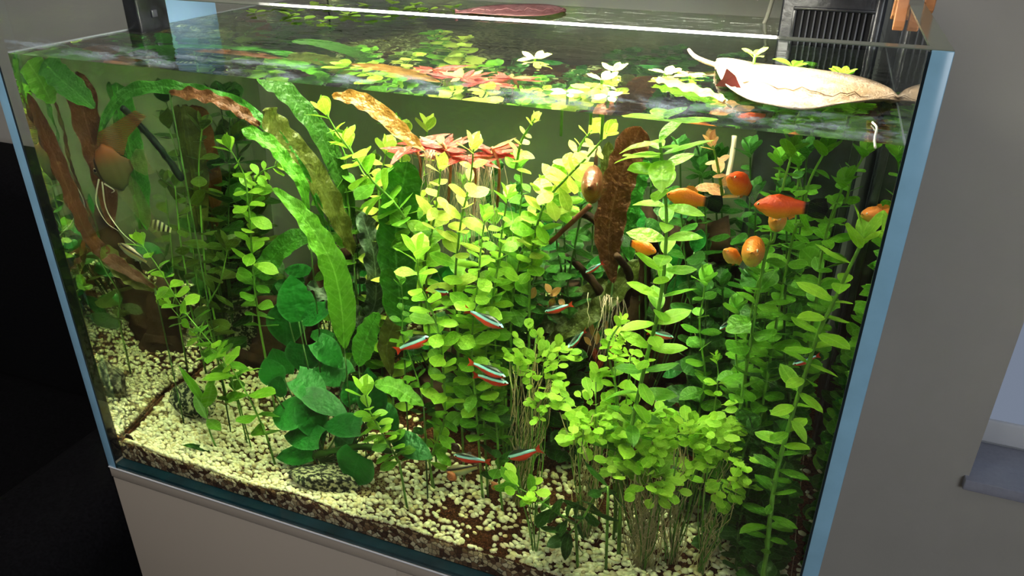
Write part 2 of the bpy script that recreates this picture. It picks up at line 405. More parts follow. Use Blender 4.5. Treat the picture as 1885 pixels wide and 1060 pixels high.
def leaf_on(parent, b, t, Y, w_, mat, shape='spade', name='leaf', tilt=.6, dy=.0, face=1.0):
    """a single big leaf from base pixel to tip pixel, w_ = width in pixels"""
    p0, p1 = U(*b, Y), U(*t, Y-dy); d = p1-p0; L = d.length; view = (CAM-p0).normalized()
    half = {'heart': .34, 'spade': .27, 'oval': .23, 'obovate': .25, 'lance': .115, 'round': .30}[shape]
    wide = w_*mpp(*b, Y)/(2*half*L)
    return put_leaf(parent, p0, d, view*face+Vector((0, 0, tilt)), L, shape, mat, name, wide)
def ribbon(parent, name, pts, Y, w_, mat, ruffle=.12, bump=.05, tilt=.5, taper=(.35, .1), twist=0.0, nu=None, label=None, root=True):
    """long crinkled ribbon leaf along photo pixels; Y list or (a, b); w_ width in pixels"""
    k = len(pts); Ys = Y if isinstance(Y, list) else [Y[0]+(Y[1]-Y[0])*i/(k-1) for i in range(k)]
    P3 = [U(x, y, yy) for (x, y), yy in zip(pts, Ys)]
    for p in P3: p.x = min(max(p.x, T+.004), W-T-.004); p.z = max(min(p.z, HW-.004), gz(p.x, p.y)-.002)
    nu = nu or 44; S = spline(P3, nu); mid = pts[k//2]; wm = w_*mpp(*mid, Ys[k//2])/2; V = []; F = []; nv = 8; rn = random.Random(int(pts[0][0]*7+pts[0][1]))
    ph1, ph2 = rn.uniform(0, 6), rn.uniform(0, 6)
    for i, p in enumerate(S):
        t = i/(nu-1); d = (S[min(i+1, nu-1)]-S[max(0, i-1)]).normalized(); view = (CAM-p).normalized()
        n_ = view+Vector((0, 0, tilt)); n_ = (n_-d*n_.dot(d)).normalized(); s_ = n_.cross(d)
        if twist:
            a = twist*t; n_, s_ = n_*math.cos(a)+s_*math.sin(a), s_*math.cos(a)-n_*math.sin(a)
        ww = wm*min(1, (t/taper[0])**.6 if t < taper[0] else 1)*min(1, ((1-t)/max(taper[1], .01))**.5 if 1-t < taper[1] else 1)+.0004
        for j in range(nv+1):
            q = (j/nv-.5)*2; z = ruffle*wm*abs(q)**2*math.sin(i*.75+ph1+(2 if q > 0 else 0)) + .18*wm*abs(q)
            z += bump*wm*(math.sin(i*2.3+j*2.1+ph2)*math.cos(j*2.6+i*.7))*(1-abs(q))
            V.append(p+s_*(q*ww*(1+.06*math.sin(i*.9+ph2)))+n_*z)
    for i in range(nu-1):
        for j in range(nv):
            a = i*(nv+1)+j; F.append((a, a+nv+1, a+nv+2, a+1))
    o = mesh(name, V, F, M[mat], parent); b_ = P3[0]; g_ = gz(b_.x, b_.y)
    if root and b_.z > g_+.008: tube('petiole', [b_+Vector((0, 0, (g_-.003-b_.z)*i/4)) for i in range(5)][::-1], .0010, M['stem_dark'], o, 6)
    uvl = o.data.uv_layers.new(name='uv'); li = np.zeros(len(o.data.loops), dtype=np.int32); o.data.loops.foreach_get('vertex_index', li)
    uvs = np.empty((len(li), 2)); uvs[:, 0] = (li//(nv+1))/(nu-1)*3.0; uvs[:, 1] = ((li % (nv+1))/nv-.5)*.5; uvl.data.foreach_set('uv', uvs.ravel())
    if label: o['label'] = label
    return o
# ============================================================ THE SETTING
WY = D+.03                                        # face of the wall behind the tank
FLZ = -.76
zs = -.153                                        # top of the window sill
box('wall_back', (-2.2, WY, FLZ), (1.046, WY+.12, 1.75), M['wall'], kind='structure')
box('wall_back_under_window', (1.046, WY, FLZ), (3.0, WY+.12, zs-.02), M['wall'], kind='structure')
box('wall_back_over_window', (1.046, WY, 1.25), (3.0, WY+.12, 1.75), M['wall'], kind='structure')
box('wall_left', (-2.3, -2.9, FLZ), (-2.2, WY+.12, 1.75), M['wall'], kind='structure')
box('wall_right', (3.0, -2.9, FLZ), (3.1, WY+.12, 1.75), M['wall'], kind='structure')
box('wall_front', (-2.3, -3.0, FLZ), (3.1, -2.9, 1.75), simple('darkened_unseen_wall', (.06, .06, .065), .9), kind='structure')  # unseen wall, coloured dark to lessen reflected haze in the front pane
box('ceiling', (-2.3, -3.0, 1.75), (3.1, WY+.2, 1.85), M['white'], kind='structure')
box('floor', (-2.3, -3.0, FLZ-.06), (3.1, WY+.2, FLZ), M['wood_floor'], kind='structure')
wn = empty('window_1', (2.0, WY+.115, zs), 'white window behind the grey stone sill', kind='structure')
box('window_frame', (1.046, WY+.10, zs), (3.0, WY+.125, zs+.042), M['white'], wn, .003)
box('window_frame', (1.046, WY+.10, 1.2), (3.0, WY+.125, 1.25), M['white'], wn, .003)
def M_pane():
    a = N('daylit_window_pane'); e = a.n('Emission'); e.inputs[0].default_value = (.42, .50, .66, 1); e.inputs[1].default_value = .42
    return a.done(e.outputs[0])
box('pane', (1.046, WY+.106, zs+.042), (3.0, WY+.118, 1.2), M_pane(), wn)
sl = box('window_sill', (1.040, WY-.012, zs-.019), (3.0, WY+.10, zs), M['sill'], bevel=.0015); sl['kind'] = 'structure'
# ============================================================ CABINET AND SOFA
cb = empty('aquarium_cabinet', (W/2, D/2, FLZ), 'plain white cabinet carrying the aquarium, thin joint along its front', 'cabinet')
box('top_panel', (0, 0, -.0165), (W, D, -.0005), M['cab'], cb, .0008)
tag(box('highlight_strip', (0, -.0009, -.0012), (W, .0004, -.0001), M['white'], cb), 'thin painted white highlight under the glass')  # white strip put in as the bright highlight along the tank base
box('door', (.0005, .001, FLZ+.06), (W/2-.001, .018, -.0185), M['cab'], cb, .0008)
box('door', (W/2+.001-.002, .001, FLZ+.06), (W-.0005, .018, -.0185), M['cab'], cb, .0008)
box('side_panel', (0, .019, FLZ+.06), (.018, D, -.017), M['cab'], cb); box('side_panel', (W-.018, .019, FLZ+.06), (W, D, -.017), M['cab'], cb)
box('plinth', (.02, .03, FLZ), (W-.02, D-.02, FLZ+.06), M['black'], cb)
sf = empty('sofa', (-.9, .2, FLZ), 'black upholstered sofa to the left of the aquarium', 'sofa')
box('backrest', (-1.75, .40, -.55), (-.035, .575, .170), M['sofa'], sf, .05, seg=5)
box('seat', (-1.70, -.20, -.60), (-.25, .42, -.30), M['sofa'], sf, .05, seg=5)
box('armrest', (-.24, -.35, -.70), (-.035, .46, -.10), M['sofa'], sf, .06, seg=6)
box('base', (-1.72, -.18, -.70), (-.05, .50, -.58), M['sofa'], sf, .01)
for x in (-1.66, -.10):
    for y in (-.12, .44): box('leg', (x-.025, y-.025, FLZ), (x+.025, y+.025, -.70), M['black'], sf, .004)
# ============================================================ THE TANK
tk = empty('aquarium', (W/2, D/2, 0), 'rimless clear glass aquarium filled with water and plants on white cabinet', 'aquarium')
e_ = .0006
box('front_pane', (T, 0, 0), (W-T, T, H), M['glass'], tk)['label'] = 'front glass pane with a bright polished rim'
box('back_pane', (T, D-T, 0), (W-T, D, H), M['glass'], tk)
box('side_pane', (0, .0015, 0), (T, D, H-.0015), M['glass'], tk); box('side_pane', (W-T, .0015, 0), (W, D, H-.0015), M['glass'], tk)
for x in (0, W-T):
    p = box('polished_edge', (x, -.0001, 0), (x+T, .0014, H), M['edge'], tk, .0005); p['label'] = 'blue polished front edge of a side pane'
    box('silicone_seam', ((T-.0002 if x == 0 else W-T-.0016), .0, .001), ((T+.0016 if x == 0 else W-T+.0002), .0006, H-.001), M['silicone'], tk)
box('rim_edge', (T, 0, H), (W-T, T, H+.0006), M['rim'], tk)['label'] = 'ground top edge of the front pane reflecting the lamp'
box('rim_edge', (W-T, .0015, H-.0013), (W, D, H+.0003), M['rim'], tk); box('rim_edge', (0, .0015, H-.0013), (T, D, H+.0003), M['rim'], tk)
box('rim_edge', (T, D-T, H), (W-T, D, H+.0006), M['rim'], tk)
box('bottom_pane', (T, .0010, 0.0002), (W-T, D-T, .0062), M['edge_dark'], tk)['label'] = 'dark teal bottom glass'
for x in (T+.0009, W-T-.0019):                    # silicone beads in the vertical corners, above the water
    box('silicone_seam', (x, D-T-.0035, HW), (x+.001, D-T-.0006, H-.002), M['silicone'], tk)
box('limescale_film', (T+.001, T+.0001, HW+.0005), (W-T-.001, T+.0004, HW+.017), M['scale'], tk)['label'] = 'whitish limescale streaks above the waterline'
wt = box('water', (T+.0005, T+.0005, .0066), (W-T-.0005, D-T-.0005, HW), M['water'])
tag(wt, 'clear greenish water filling the planted aquarium', 'water', kind='stuff')
# meniscus line on the right and left panes
for x0, x1 in ((T, T+.0009), (W-T-.0009, W-T)):
    box('waterline', (x0+.00005, T+.001, HW-.0004), (x1-.00005, D-T-.001, HW+.0016), M['scale'], tk)
lb = empty('aquarium_lamp', (.46, .175, H+.04), 'slim dark lamp bar hanging low over the water', 'lamp')
box('housing', (.225, .120, H+.0305), (.695, .230, H+.042), M['black'], lb, .001)
box('light_block_lip', (.225, .230, H+.016), (.695, .232, H+.042), M['black'], lb); box('light_block_lip', (.223, .120, H+.020), (.225, .232, H+.042), M['black'], lb); box('light_block_lip', (.695, .120, H+.020), (.697, .232, H+.042), M['black'], lb)  # lips added out of view to keep lamp light off the back wall
for x in (.30, .62): tube('hanging_wire', [Vector((x, .175, H+.04)), Vector((x, .175, 1.2)), Vector((x, .175, 1.75))], .0008, M['black'], lb, 5)
# ------------------------------------------------------------ gravel bed
nx, ny = 90, 60; x0, x1, y0, y1 = T+.001, W-T-.001, T+.001, D-T-.001; V = []; F = []; FM = []
for j in range(ny+1):
    for i in range(nx+1):
        x = x0+(x1-x0)*i/nx; y = y0+(y1-y0)*j/ny; V.append((x, y, gz(x, y)))
for j in range(ny):
    for i in range(nx): a = j*(nx+1)+i; F.append((a, a+1, a+nx+2, a+nx+1)); FM.append(0)
def skirt(idx):
    global V
    b = len(V)
    for k in idx: V.append((V[k][0], V[k][1], .0070))
    for k in range(len(idx)-1): F.append((idx[k], b+k, b+k+1, idx[k+1])); FM.append(1)
skirt(list(range(nx+1))); skirt([ny*(nx+1)+i for i in range(nx, -1, -1)]); skirt([j*(nx+1) for j in range(ny, -1, -1)]); skirt([j*(nx+1)+nx for j in range(ny+1)])
gb = mesh('gravel_bed', V, F, [M['ground'], M['ground_side']]); gb.data.polygons.foreach_set('material_index', FM); gb.data.update()
tag(gb, 'bed of cream pebbles over brown soil on aquarium bottom', 'gravel')
def pebble_verts(r, n=2):
    """rounded, flattened pebble: 24 quads"""
    bm = bmesh.new(); bmesh.ops.create_cube(bm, size=2); bmesh.ops.subdivide_edges(bm, edges=list(bm.edges), cuts=1, use_grid_fill=True)
    bm.verts.ensure_lookup_table(); a = [r.uniform(.72, 1.25), r.uniform(.65, 1.0), r.uniform(.5, .75)]
    vs = []
    for v in bm.verts:
        c = v.co.normalized()*r.uniform(.86, 1.1); vs.append((c.x*a[0], c.y*a[1], c.z*a[2]))
    fs = [tuple(q.index for q in f.verts) for f in bm.faces]; bm.free(); return np.array(vs), fs
rp = random.Random(5); PEB = [pebble_verts(rp) for _ in range(10)]
def pnoise(x, y):
    return math.sin(x*31+2*math.sin(y*23))*.5+math.sin(y*41+x*19+1.3)*.3+math.sin(x*77-y*53)*.2
def cover(x, y):
    """how much cream gravel lies here"""
    c = 1.0 if x < .20 else max(0, 1-(x-.20)*9)
    c = max(c, .42+.55*pnoise(x, y)) if y < .20 else max(c*.8, .15+.4*pnoise(x, y))
    if x > .52 and y < .14: c = max(c, .75+.3*pnoise(x, y))
    if x > .20 and y < .05 and x < .36: c = max(c, .9)
    return min(1, max(.06, c))
pts = []; tries = 0
while len(pts) < 7800 and tries < 60000:
    tries += 1
    y = .0145+(D-T-.02)*rp.random()**1.35; x = rp.uniform(T+.0085, W-T-.005)
    if rp.random() < cover(x, y): pts.append((x, y))
def pmat(x, y, s, r):
    e = (gz(x+.002, y)-gz(x-.002, y))/.004; f = (gz(x, y+.002)-gz(x, y-.002))/.004
    n = Vector((-e, -f, 1)).normalized(); q = Vector((0, 0, 1)).rotation_difference(n)
    R_ = q.to_matrix() @ Matrix.Rotation(r.uniform(0, 6.28), 3, 'Z') @ Matrix.Rotation(r.uniform(-.5, .5), 3, 'X') @ Matrix.Rotation(r.uniform(-.4, .4), 3, 'Y')
    return R_
big = sorted(range(len(pts)), key=lambda i: pts[i][1]-(0 if rp.random() < .5 else .3))
chosen = set(rp.sample([i for i in range(len(pts)) if pts[i][1] < .16], 300))
PM = []
for vs, fs in PEB:
    me = bpy.data.meshes.new('pebble'); me.from_pydata([tuple(v) for v in vs], [], fs); me.materials.append(M['pebble'])
    me.polygons.foreach_set('use_smooth', [True]*len(fs)); me.update(); PM.append(me)
AV = []; AF = []; off = 0; face0 = np.array(PEB[0][1])
for i, (x, y) in enumerate(pts):
    k = rp.randrange(10); s = rp.uniform(.0025, .0044)*(1.1 if i in chosen else 1); R_ = pmat(x, y, s, rp); z = gz(x, y)+s*.22+rp.uniform(-.0004, .0012)
    y = max(y, T+.002+s)
    if i in chosen:
        m4 = (R_*s).to_4x4(); m4.translation = Vector((x, y, z)); o = bpy.data.objects.new('pebble', PM[k]); COL.objects.link(o); o.parent = gb; o.matrix_basis = m4
    else:
        v = PEB[k][0] @ (np.array(R_).T*s) + np.array((x, y, z)); AV.append(v); AF.append(np.array(PEB[k][1])+off); off += len(v)
def bulk(name, AV, AF, mat, parent):
    V_ = np.concatenate(AV).astype(np.float32); F_ = np.concatenate(AF).astype(np.int32); me = bpy.data.meshes.new(name); nf, k = F_.shape
    me.vertices.add(len(V_)); me.vertices.foreach_set('co', V_.ravel()); me.loops.add(nf*k); me.loops.foreach_set('vertex_index', F_.ravel())
    me.polygons.add(nf); me.polygons.foreach_set('loop_start', np.arange(0, nf*k, k, dtype=np.int32)); me.polygons.foreach_set('use_smooth', np.ones(nf, dtype=bool))
    me.materials.append(mat); me.update(calc_edges=True); me.validate(); o = bpy.data.objects.new(name, me); COL.objects.link(o); o.parent = parent; o['kind'] = 'stuff'; return o
bulk('pebbles', AV, AF, M['pebble'], gb)
AV = []; AF = []; off = 0; ov = np.array([(1, 0, 0), (-1, 0, 0), (0, 1, 0), (0, -1, 0), (0, 0, 1), (0, 0, -1)])*1.0
of = np.array([(0, 2, 4), (2, 1, 4), (1, 3, 4), (3, 0, 4), (2, 0, 5), (1, 2, 5), (3, 1, 5), (0, 3, 5)])
for i in range(16000):
    y = .0145+.30*rp.random()**1.4; x = rp.uniform(.16, W-T-.005); s = rp.uniform(.0006, .0013)
    v = ov*np.array([rp.uniform(.7, 1.2)*s for _ in range(3)]) @ np.array(Matrix.Rotation(rp.uniform(0, 6), 3, 'Z')) + np.array((x, max(y, T+.003), gz(x, y)+s*.5)); AV.append(v); AF.append(of+off); off += 6
bulk('soil_grains', AV, AF, M['soil'], gb)
# ============================================================ STONES AND WOOD
def rock(name, label, px, py, Y, wpx, hpx, seed, dpt=None, group=None):
    c = U(px, py, Y); s = mpp(px, py, Y); r = random.Random(seed); bm = bmesh.new(); bmesh.ops.create_icosphere(bm, subdivisions=4, radius=1)
    from mathutils import noise
    pl = [Vector((r.uniform(-1, 1), r.uniform(-1, 1), r.uniform(-.6, 1))).normalized() for _ in range(9)]
    for v in bm.verts:
        p = v.co.normalized()
        for n in pl:
            d = p.dot(n)
            if d > .62: p = p-n*(d-.62)
        p = p*(1+.10*noise.noise(p*2.2+Vector((seed, 0, 0)))+.03*noise.noise(p*9)); v.co = p
    bm.verts.ensure_lookup_table(); a = wpx*s/2; b = hpx*s/2; V = [(c.x+v.co.x*a*1.15, c.y+v.co.y*(dpt or a*.8), c.z+v.co.z*b*1.1) for v in bm.verts]
    zmin = min(v[2] for v in V); g = gz(c.x, c.y); dz = min(0, (g-.004)-zmin) if zmin > g-.004 else 0
    V = [(x, y, z+dz) for x, y, z in V]
    o = mesh(name, V, [tuple(q.index for q in f.verts) for f in bm.faces], M['rock']); bm.free()
    return tag(o, label, 'stone', group)
rock('stone', 'speckled black and cream stone on cream gravel near the left pane', 350, 728, .130, 72, 62, 3)
rock('stone', 'flat speckled green-black stone under the broad dark leaves', 588, 880, .060, 115, 50, 11)
rock('stone', 'dim speckled boulder standing behind the left bright stem', 440, 610, .40, 130, 150, 21)
rock('stone', 'dim mossy boulder far back beside the left pane', 392, 545, .50, 90, 110, 25)
def px_tube(name, pts, Y, rpx, mat, parent=None, n=26, seg=8, rough=.12, taper=.6):
    k = len(pts); Ys = Y if isinstance(Y, list) else [Y[0]+(Y[1]-Y[0])*i/(k-1) for i in range(k)]
    P3 = [U(x, y, yy) for (x, y), yy in zip(pts, Ys)]
    for p in P3: p.x = min(max(p.x, T+.01), W-T-.01); p.z = max(min(p.z, HW-.008), gz(p.x, p.y)-.006)
    s = mpp(*pts[k//2], Ys[k//2]); S = spline(P3, n)
    R = [(rpx if not isinstance(rpx, tuple) else rpx[0]+(rpx[1]-rpx[0])*i/(n-1))*s for i in range(n)]
    return tube(name, S, R, M[mat], parent, seg, rough)
dw = empty('driftwood', U(1170, 690, .30), 'dark branching driftwood root in the middle behind the tall stem', 'driftwood')
px_tube('trunk', [(1188, 372), (1200, 430), (1180, 500), (1165, 580), (1170, 680), (1180, 760)], (.30, .30), (9, 34), 'wood', dw, 30, 10, .22)
px_tube('branch', [(1012, 392), (1050, 385), (1095, 405), (1150, 450), (1172, 540)], (.24, .29), (4, 11), 'wood', dw, 26, 8, .2)
px_tube('branch', [(1040, 470), (1075, 500), (1120, 560), (1150, 640), (1170, 700)], (.22, .28), (5, 14), 'wood', dw, 26, 8, .2)
px_tube('branch', [(1135, 470), (1160, 510), (1150, 560)], (.17, .24), (6, 9), 'wood', dw, 16, 8, .2)
px_tube('branch', [(1225, 430), (1280, 445), (1345, 440)], (.36, .37), (36, 42), 'wood', dw, 20, 12, .12)
px_tube('branch', [(1235, 440), (1250, 560), (1230, 690)], (.36, .36), (26, 40), 'wood', dw, 20, 10, .2)
px_tube('branch', [(985, 640), (1030, 600), (1090, 650), (1150, 700)], (.27, .28), (22, 26), 'wood', dw, 20, 10, .25)
px_tube('branch', [(1050, 520), (1060, 600), (1040, 700)], (.30, .30), (16, 30), 'wood', dw, 20, 10, .25)
d2 = empty('driftwood', U(500, 700, .32), 'dark red-brown driftwood stump left of the broad dark leaves', 'driftwood')
px_tube('trunk', [(492, 545), (500, 620), (490, 700), (480, 760)], (.36, .30), (20, 42), 'wood', d2, 24, 10, .2)
px_tube('branch', [(660, 440), (600, 500), (560, 600), (540, 700)], (.38, .34), (12, 34), 'wood', d2, 24, 10, .2)
px_tube('branch', [(700, 560), (690, 640), (700, 730), (690, 780)], (.34, .30), (26, 50), 'wood', d2, 24, 10, .2)
px_tube('branch', [(860, 520), (850, 620), (830, 700), (800, 760)], (.34, .30), (26, 60), 'wood', d2, 24, 10, .2)
tag(px_tube('twig', [(1086, 378), (1050, 412), (1012, 447)], (.14, .16), 4.5, 'redwood', None, 14, 7, .12), 'straight red-brown twig leaning in front of dark driftwood', 'twig')
tag(px_tube('twig', [(225, 198), (262, 235), (300, 280), (335, 330)], (.16, .22), (5, 6), 'darktwig', None, 18, 6, .15), 'thin dark twig slanting under the arching ribbon leaf', 'twig')
tag(px_tube('twig', [(536, 392), (575, 415), (618, 450)], (.12, .14), 3.2, 'darktwig', None, 14, 6, .15), 'short black-green twig crossing the bright ribbon leaf', 'twig')
tag(px_tube('twig', [(1352, 250), (1347, 290), (1335, 345)], (.30, .30), 5, 'root_pale', None, 10, 6, .1), 'pale upright tube among the right background stems', 'tube')
# ============================================================ STEM PLANTS
random.seed(11)
st = stem
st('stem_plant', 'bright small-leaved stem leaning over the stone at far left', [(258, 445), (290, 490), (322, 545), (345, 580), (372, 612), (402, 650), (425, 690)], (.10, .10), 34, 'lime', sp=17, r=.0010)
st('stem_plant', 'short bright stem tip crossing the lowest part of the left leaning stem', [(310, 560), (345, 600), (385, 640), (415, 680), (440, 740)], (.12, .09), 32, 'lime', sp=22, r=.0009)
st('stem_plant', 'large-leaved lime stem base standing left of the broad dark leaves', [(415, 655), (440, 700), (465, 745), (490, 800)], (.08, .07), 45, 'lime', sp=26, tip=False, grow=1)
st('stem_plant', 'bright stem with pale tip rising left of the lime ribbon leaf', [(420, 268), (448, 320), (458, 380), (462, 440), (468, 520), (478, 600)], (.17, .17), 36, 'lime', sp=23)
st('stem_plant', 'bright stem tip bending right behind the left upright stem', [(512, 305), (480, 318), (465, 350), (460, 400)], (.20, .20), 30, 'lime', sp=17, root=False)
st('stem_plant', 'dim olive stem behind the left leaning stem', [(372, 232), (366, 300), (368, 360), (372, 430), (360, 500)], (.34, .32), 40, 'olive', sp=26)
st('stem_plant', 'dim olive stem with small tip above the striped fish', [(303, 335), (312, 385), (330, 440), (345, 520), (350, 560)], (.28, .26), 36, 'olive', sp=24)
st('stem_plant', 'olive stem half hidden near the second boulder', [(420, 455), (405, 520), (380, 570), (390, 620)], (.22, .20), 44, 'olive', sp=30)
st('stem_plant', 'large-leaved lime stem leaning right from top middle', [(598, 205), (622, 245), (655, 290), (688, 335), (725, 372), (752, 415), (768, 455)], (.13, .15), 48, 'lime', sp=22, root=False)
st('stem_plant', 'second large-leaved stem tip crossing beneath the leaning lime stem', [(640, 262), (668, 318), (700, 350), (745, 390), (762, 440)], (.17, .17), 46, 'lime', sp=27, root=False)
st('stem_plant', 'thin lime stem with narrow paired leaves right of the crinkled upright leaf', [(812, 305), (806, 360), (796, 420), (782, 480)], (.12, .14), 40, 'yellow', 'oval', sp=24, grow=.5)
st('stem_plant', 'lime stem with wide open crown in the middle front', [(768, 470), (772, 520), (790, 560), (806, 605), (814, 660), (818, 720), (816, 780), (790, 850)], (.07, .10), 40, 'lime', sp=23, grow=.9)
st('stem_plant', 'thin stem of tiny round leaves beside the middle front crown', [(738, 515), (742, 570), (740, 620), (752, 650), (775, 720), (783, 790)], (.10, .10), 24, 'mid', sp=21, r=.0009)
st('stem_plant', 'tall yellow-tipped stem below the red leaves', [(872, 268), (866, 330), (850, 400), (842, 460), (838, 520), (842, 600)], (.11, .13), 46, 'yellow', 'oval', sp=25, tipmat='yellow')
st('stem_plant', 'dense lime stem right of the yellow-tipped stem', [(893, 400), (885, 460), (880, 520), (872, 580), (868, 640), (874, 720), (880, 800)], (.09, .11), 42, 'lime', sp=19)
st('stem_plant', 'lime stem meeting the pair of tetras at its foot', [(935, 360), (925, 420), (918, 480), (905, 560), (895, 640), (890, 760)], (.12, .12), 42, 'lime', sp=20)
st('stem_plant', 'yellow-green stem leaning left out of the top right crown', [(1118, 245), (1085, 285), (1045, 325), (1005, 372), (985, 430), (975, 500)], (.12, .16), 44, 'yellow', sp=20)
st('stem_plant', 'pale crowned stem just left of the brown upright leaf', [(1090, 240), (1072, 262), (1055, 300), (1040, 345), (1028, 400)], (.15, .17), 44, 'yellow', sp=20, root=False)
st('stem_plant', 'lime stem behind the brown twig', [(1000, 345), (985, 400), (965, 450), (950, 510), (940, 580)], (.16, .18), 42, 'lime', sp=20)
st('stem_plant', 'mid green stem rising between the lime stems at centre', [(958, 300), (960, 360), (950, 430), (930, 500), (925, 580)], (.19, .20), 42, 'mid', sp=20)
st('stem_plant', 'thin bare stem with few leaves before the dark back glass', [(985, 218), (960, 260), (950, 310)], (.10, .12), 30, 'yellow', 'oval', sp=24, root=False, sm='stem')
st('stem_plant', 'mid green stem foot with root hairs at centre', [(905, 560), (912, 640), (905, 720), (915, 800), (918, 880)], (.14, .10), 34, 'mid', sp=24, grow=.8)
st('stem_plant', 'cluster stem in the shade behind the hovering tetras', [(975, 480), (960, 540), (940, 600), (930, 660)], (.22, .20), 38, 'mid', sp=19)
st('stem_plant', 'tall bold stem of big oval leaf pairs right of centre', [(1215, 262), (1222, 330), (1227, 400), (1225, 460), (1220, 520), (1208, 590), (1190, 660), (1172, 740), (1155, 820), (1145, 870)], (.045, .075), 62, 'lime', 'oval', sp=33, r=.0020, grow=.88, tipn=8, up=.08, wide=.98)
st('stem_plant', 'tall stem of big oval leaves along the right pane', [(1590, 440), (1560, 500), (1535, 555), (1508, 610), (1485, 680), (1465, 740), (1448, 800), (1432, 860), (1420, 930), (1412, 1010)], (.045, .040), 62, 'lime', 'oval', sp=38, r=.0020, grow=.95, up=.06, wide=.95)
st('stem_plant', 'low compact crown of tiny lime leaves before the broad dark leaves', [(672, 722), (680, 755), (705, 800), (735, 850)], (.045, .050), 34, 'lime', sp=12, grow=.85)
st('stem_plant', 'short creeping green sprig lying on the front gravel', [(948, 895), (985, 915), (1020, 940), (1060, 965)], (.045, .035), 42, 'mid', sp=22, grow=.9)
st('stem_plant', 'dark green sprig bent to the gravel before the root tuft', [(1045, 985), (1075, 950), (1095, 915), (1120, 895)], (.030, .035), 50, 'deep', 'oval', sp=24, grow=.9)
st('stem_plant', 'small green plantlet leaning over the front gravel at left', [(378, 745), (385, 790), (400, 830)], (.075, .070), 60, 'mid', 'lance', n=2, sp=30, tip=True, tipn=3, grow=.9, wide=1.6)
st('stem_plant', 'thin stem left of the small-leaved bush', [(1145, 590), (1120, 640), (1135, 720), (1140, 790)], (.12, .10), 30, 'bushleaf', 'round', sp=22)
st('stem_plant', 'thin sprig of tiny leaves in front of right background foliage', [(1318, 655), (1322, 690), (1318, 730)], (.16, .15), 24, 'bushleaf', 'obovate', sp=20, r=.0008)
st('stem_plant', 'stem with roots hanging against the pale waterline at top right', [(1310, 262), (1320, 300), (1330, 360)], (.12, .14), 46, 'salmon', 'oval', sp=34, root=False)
# background foliage
ORD = ['first', 'second', 'third', 'fourth', 'fifth', 'sixth', 'seventh', 'eighth', 'ninth', 'tenth', 'eleventh', 'twelfth', 'thirteenth', 'fourteenth', 'fifteenth', 'sixteenth', 'seventeenth', 'eighteenth', 'nineteenth', 'twentieth']
gB = 'dim green stems at the right back'
rb = random.Random(31)
def bgstem(x, ytop, ybot, Y, L, mat, lab, grp, lean=0):
    pts_ = [(x+lean+rb.uniform(-8, 8), ytop), (x+lean*.6+rb.uniform(-12, 12), ytop*.66+ybot*.34), (x+lean*.3+rb.uniform(-12, 12), ytop*.33+ybot*.67), (x+rb.uniform(-8, 8), ybot)]
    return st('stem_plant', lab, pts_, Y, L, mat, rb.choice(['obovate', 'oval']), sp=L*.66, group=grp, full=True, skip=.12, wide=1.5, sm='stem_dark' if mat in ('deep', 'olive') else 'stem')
for i in range(15):
    x = 1280+i*15+rb.uniform(-10, 10); y0 = rb.choice([275, 290, 310, 350, 420]); 
    bgstem(min(x, 1475), y0, 690+rb.uniform(-60, 60), rb.uniform(.20, .42), 50, rb.choice(['deep', 'deep', 'mid', 'deep']), ORD[i]+' from the left of the dim stems crowding behind the orange fish', gB, rb.uniform(-20, 34))
for i in range(9):
    x = 1280+i*21+rb.uniform(-10, 10)
    bgstem(x, 540+rb.uniform(-50, 60), 800+rb.uniform(-40, 60), rb.uniform(.14, .24), 50, rb.choice(['deep', 'deep', 'mid']), ORD[i]+' from the left of the low dark stems behind the bushes', 'low dark stems right of centre', rb.uniform(-10, 30))
for i, (x, y0, y1) in enumerate([(1450, 272, 520), (1505, 270, 480), (1545, 330, 560), (1580, 275, 420)]):
    bgstem(x-50, y0, y1, .11+.03*i, 56, 'mid', ORD[i]+' from the left of the mid green stems reaching the surface at right', 'stems under the surface at right', 62)
for i in range(6):
    x = 1370+i*14
    bgstem(x, 800+rb.uniform(-30, 60), 960+rb.uniform(-20, 20), rb.uniform(.06, .12), 46, 'deep', ORD[i]+' from the left of the low stems between bush and right pane', 'low stems before the right pane', 10)
for i in range(13):
    x = 850+i*17+rb.uniform(-10, 10)
    bgstem(x, 330+rb.uniform(-30, 160), 640+rb.uniform(-60, 60), rb.uniform(.18, .30), 38, rb.choice(['lime', 'mid', 'deep', 'deep']), ORD[i]+' from the left of the small-leaved stems in the central thicket', 'stems of the central thicket', rb.uniform(-20, 40))
for i in range(7):
    x = 610+i*30+rb.uniform(-10, 10)
    bgstem(x, 240+rb.uniform(-20, 60), 420+rb.uniform(-60, 60), rb.uniform(.24, .40), 40, rb.choice(['mid', 'olive', 'yellow']), ORD[i]+' from the left of the stems high behind the golden leaf', 'stems high behind the golden leaf', rb.uniform(-30, 10))
for i in range(13):
    x = 215+i*19+rb.uniform(-10, 10)
    bgstem(x, 270+rb.uniform(-110, 160), 560+rb.uniform(-40, 40), rb.uniform(.34, .50), 50, rb.choice(['olive', 'deep', 'deep']), ORD[i]+' from the left of the murky stems at the left back', 'murky stems at the left back', rb.uniform(-20, 20))
for i in range(6):
    x = 1060+i*28+rb.uniform(-8, 8)
    bgstem(x, 330+rb.uniform(-20, 120), 600, rb.uniform(.34, .44), 48, 'deep', ORD[i]+' from the left of the dark stems behind the driftwood', 'stems behind the driftwood', 0)
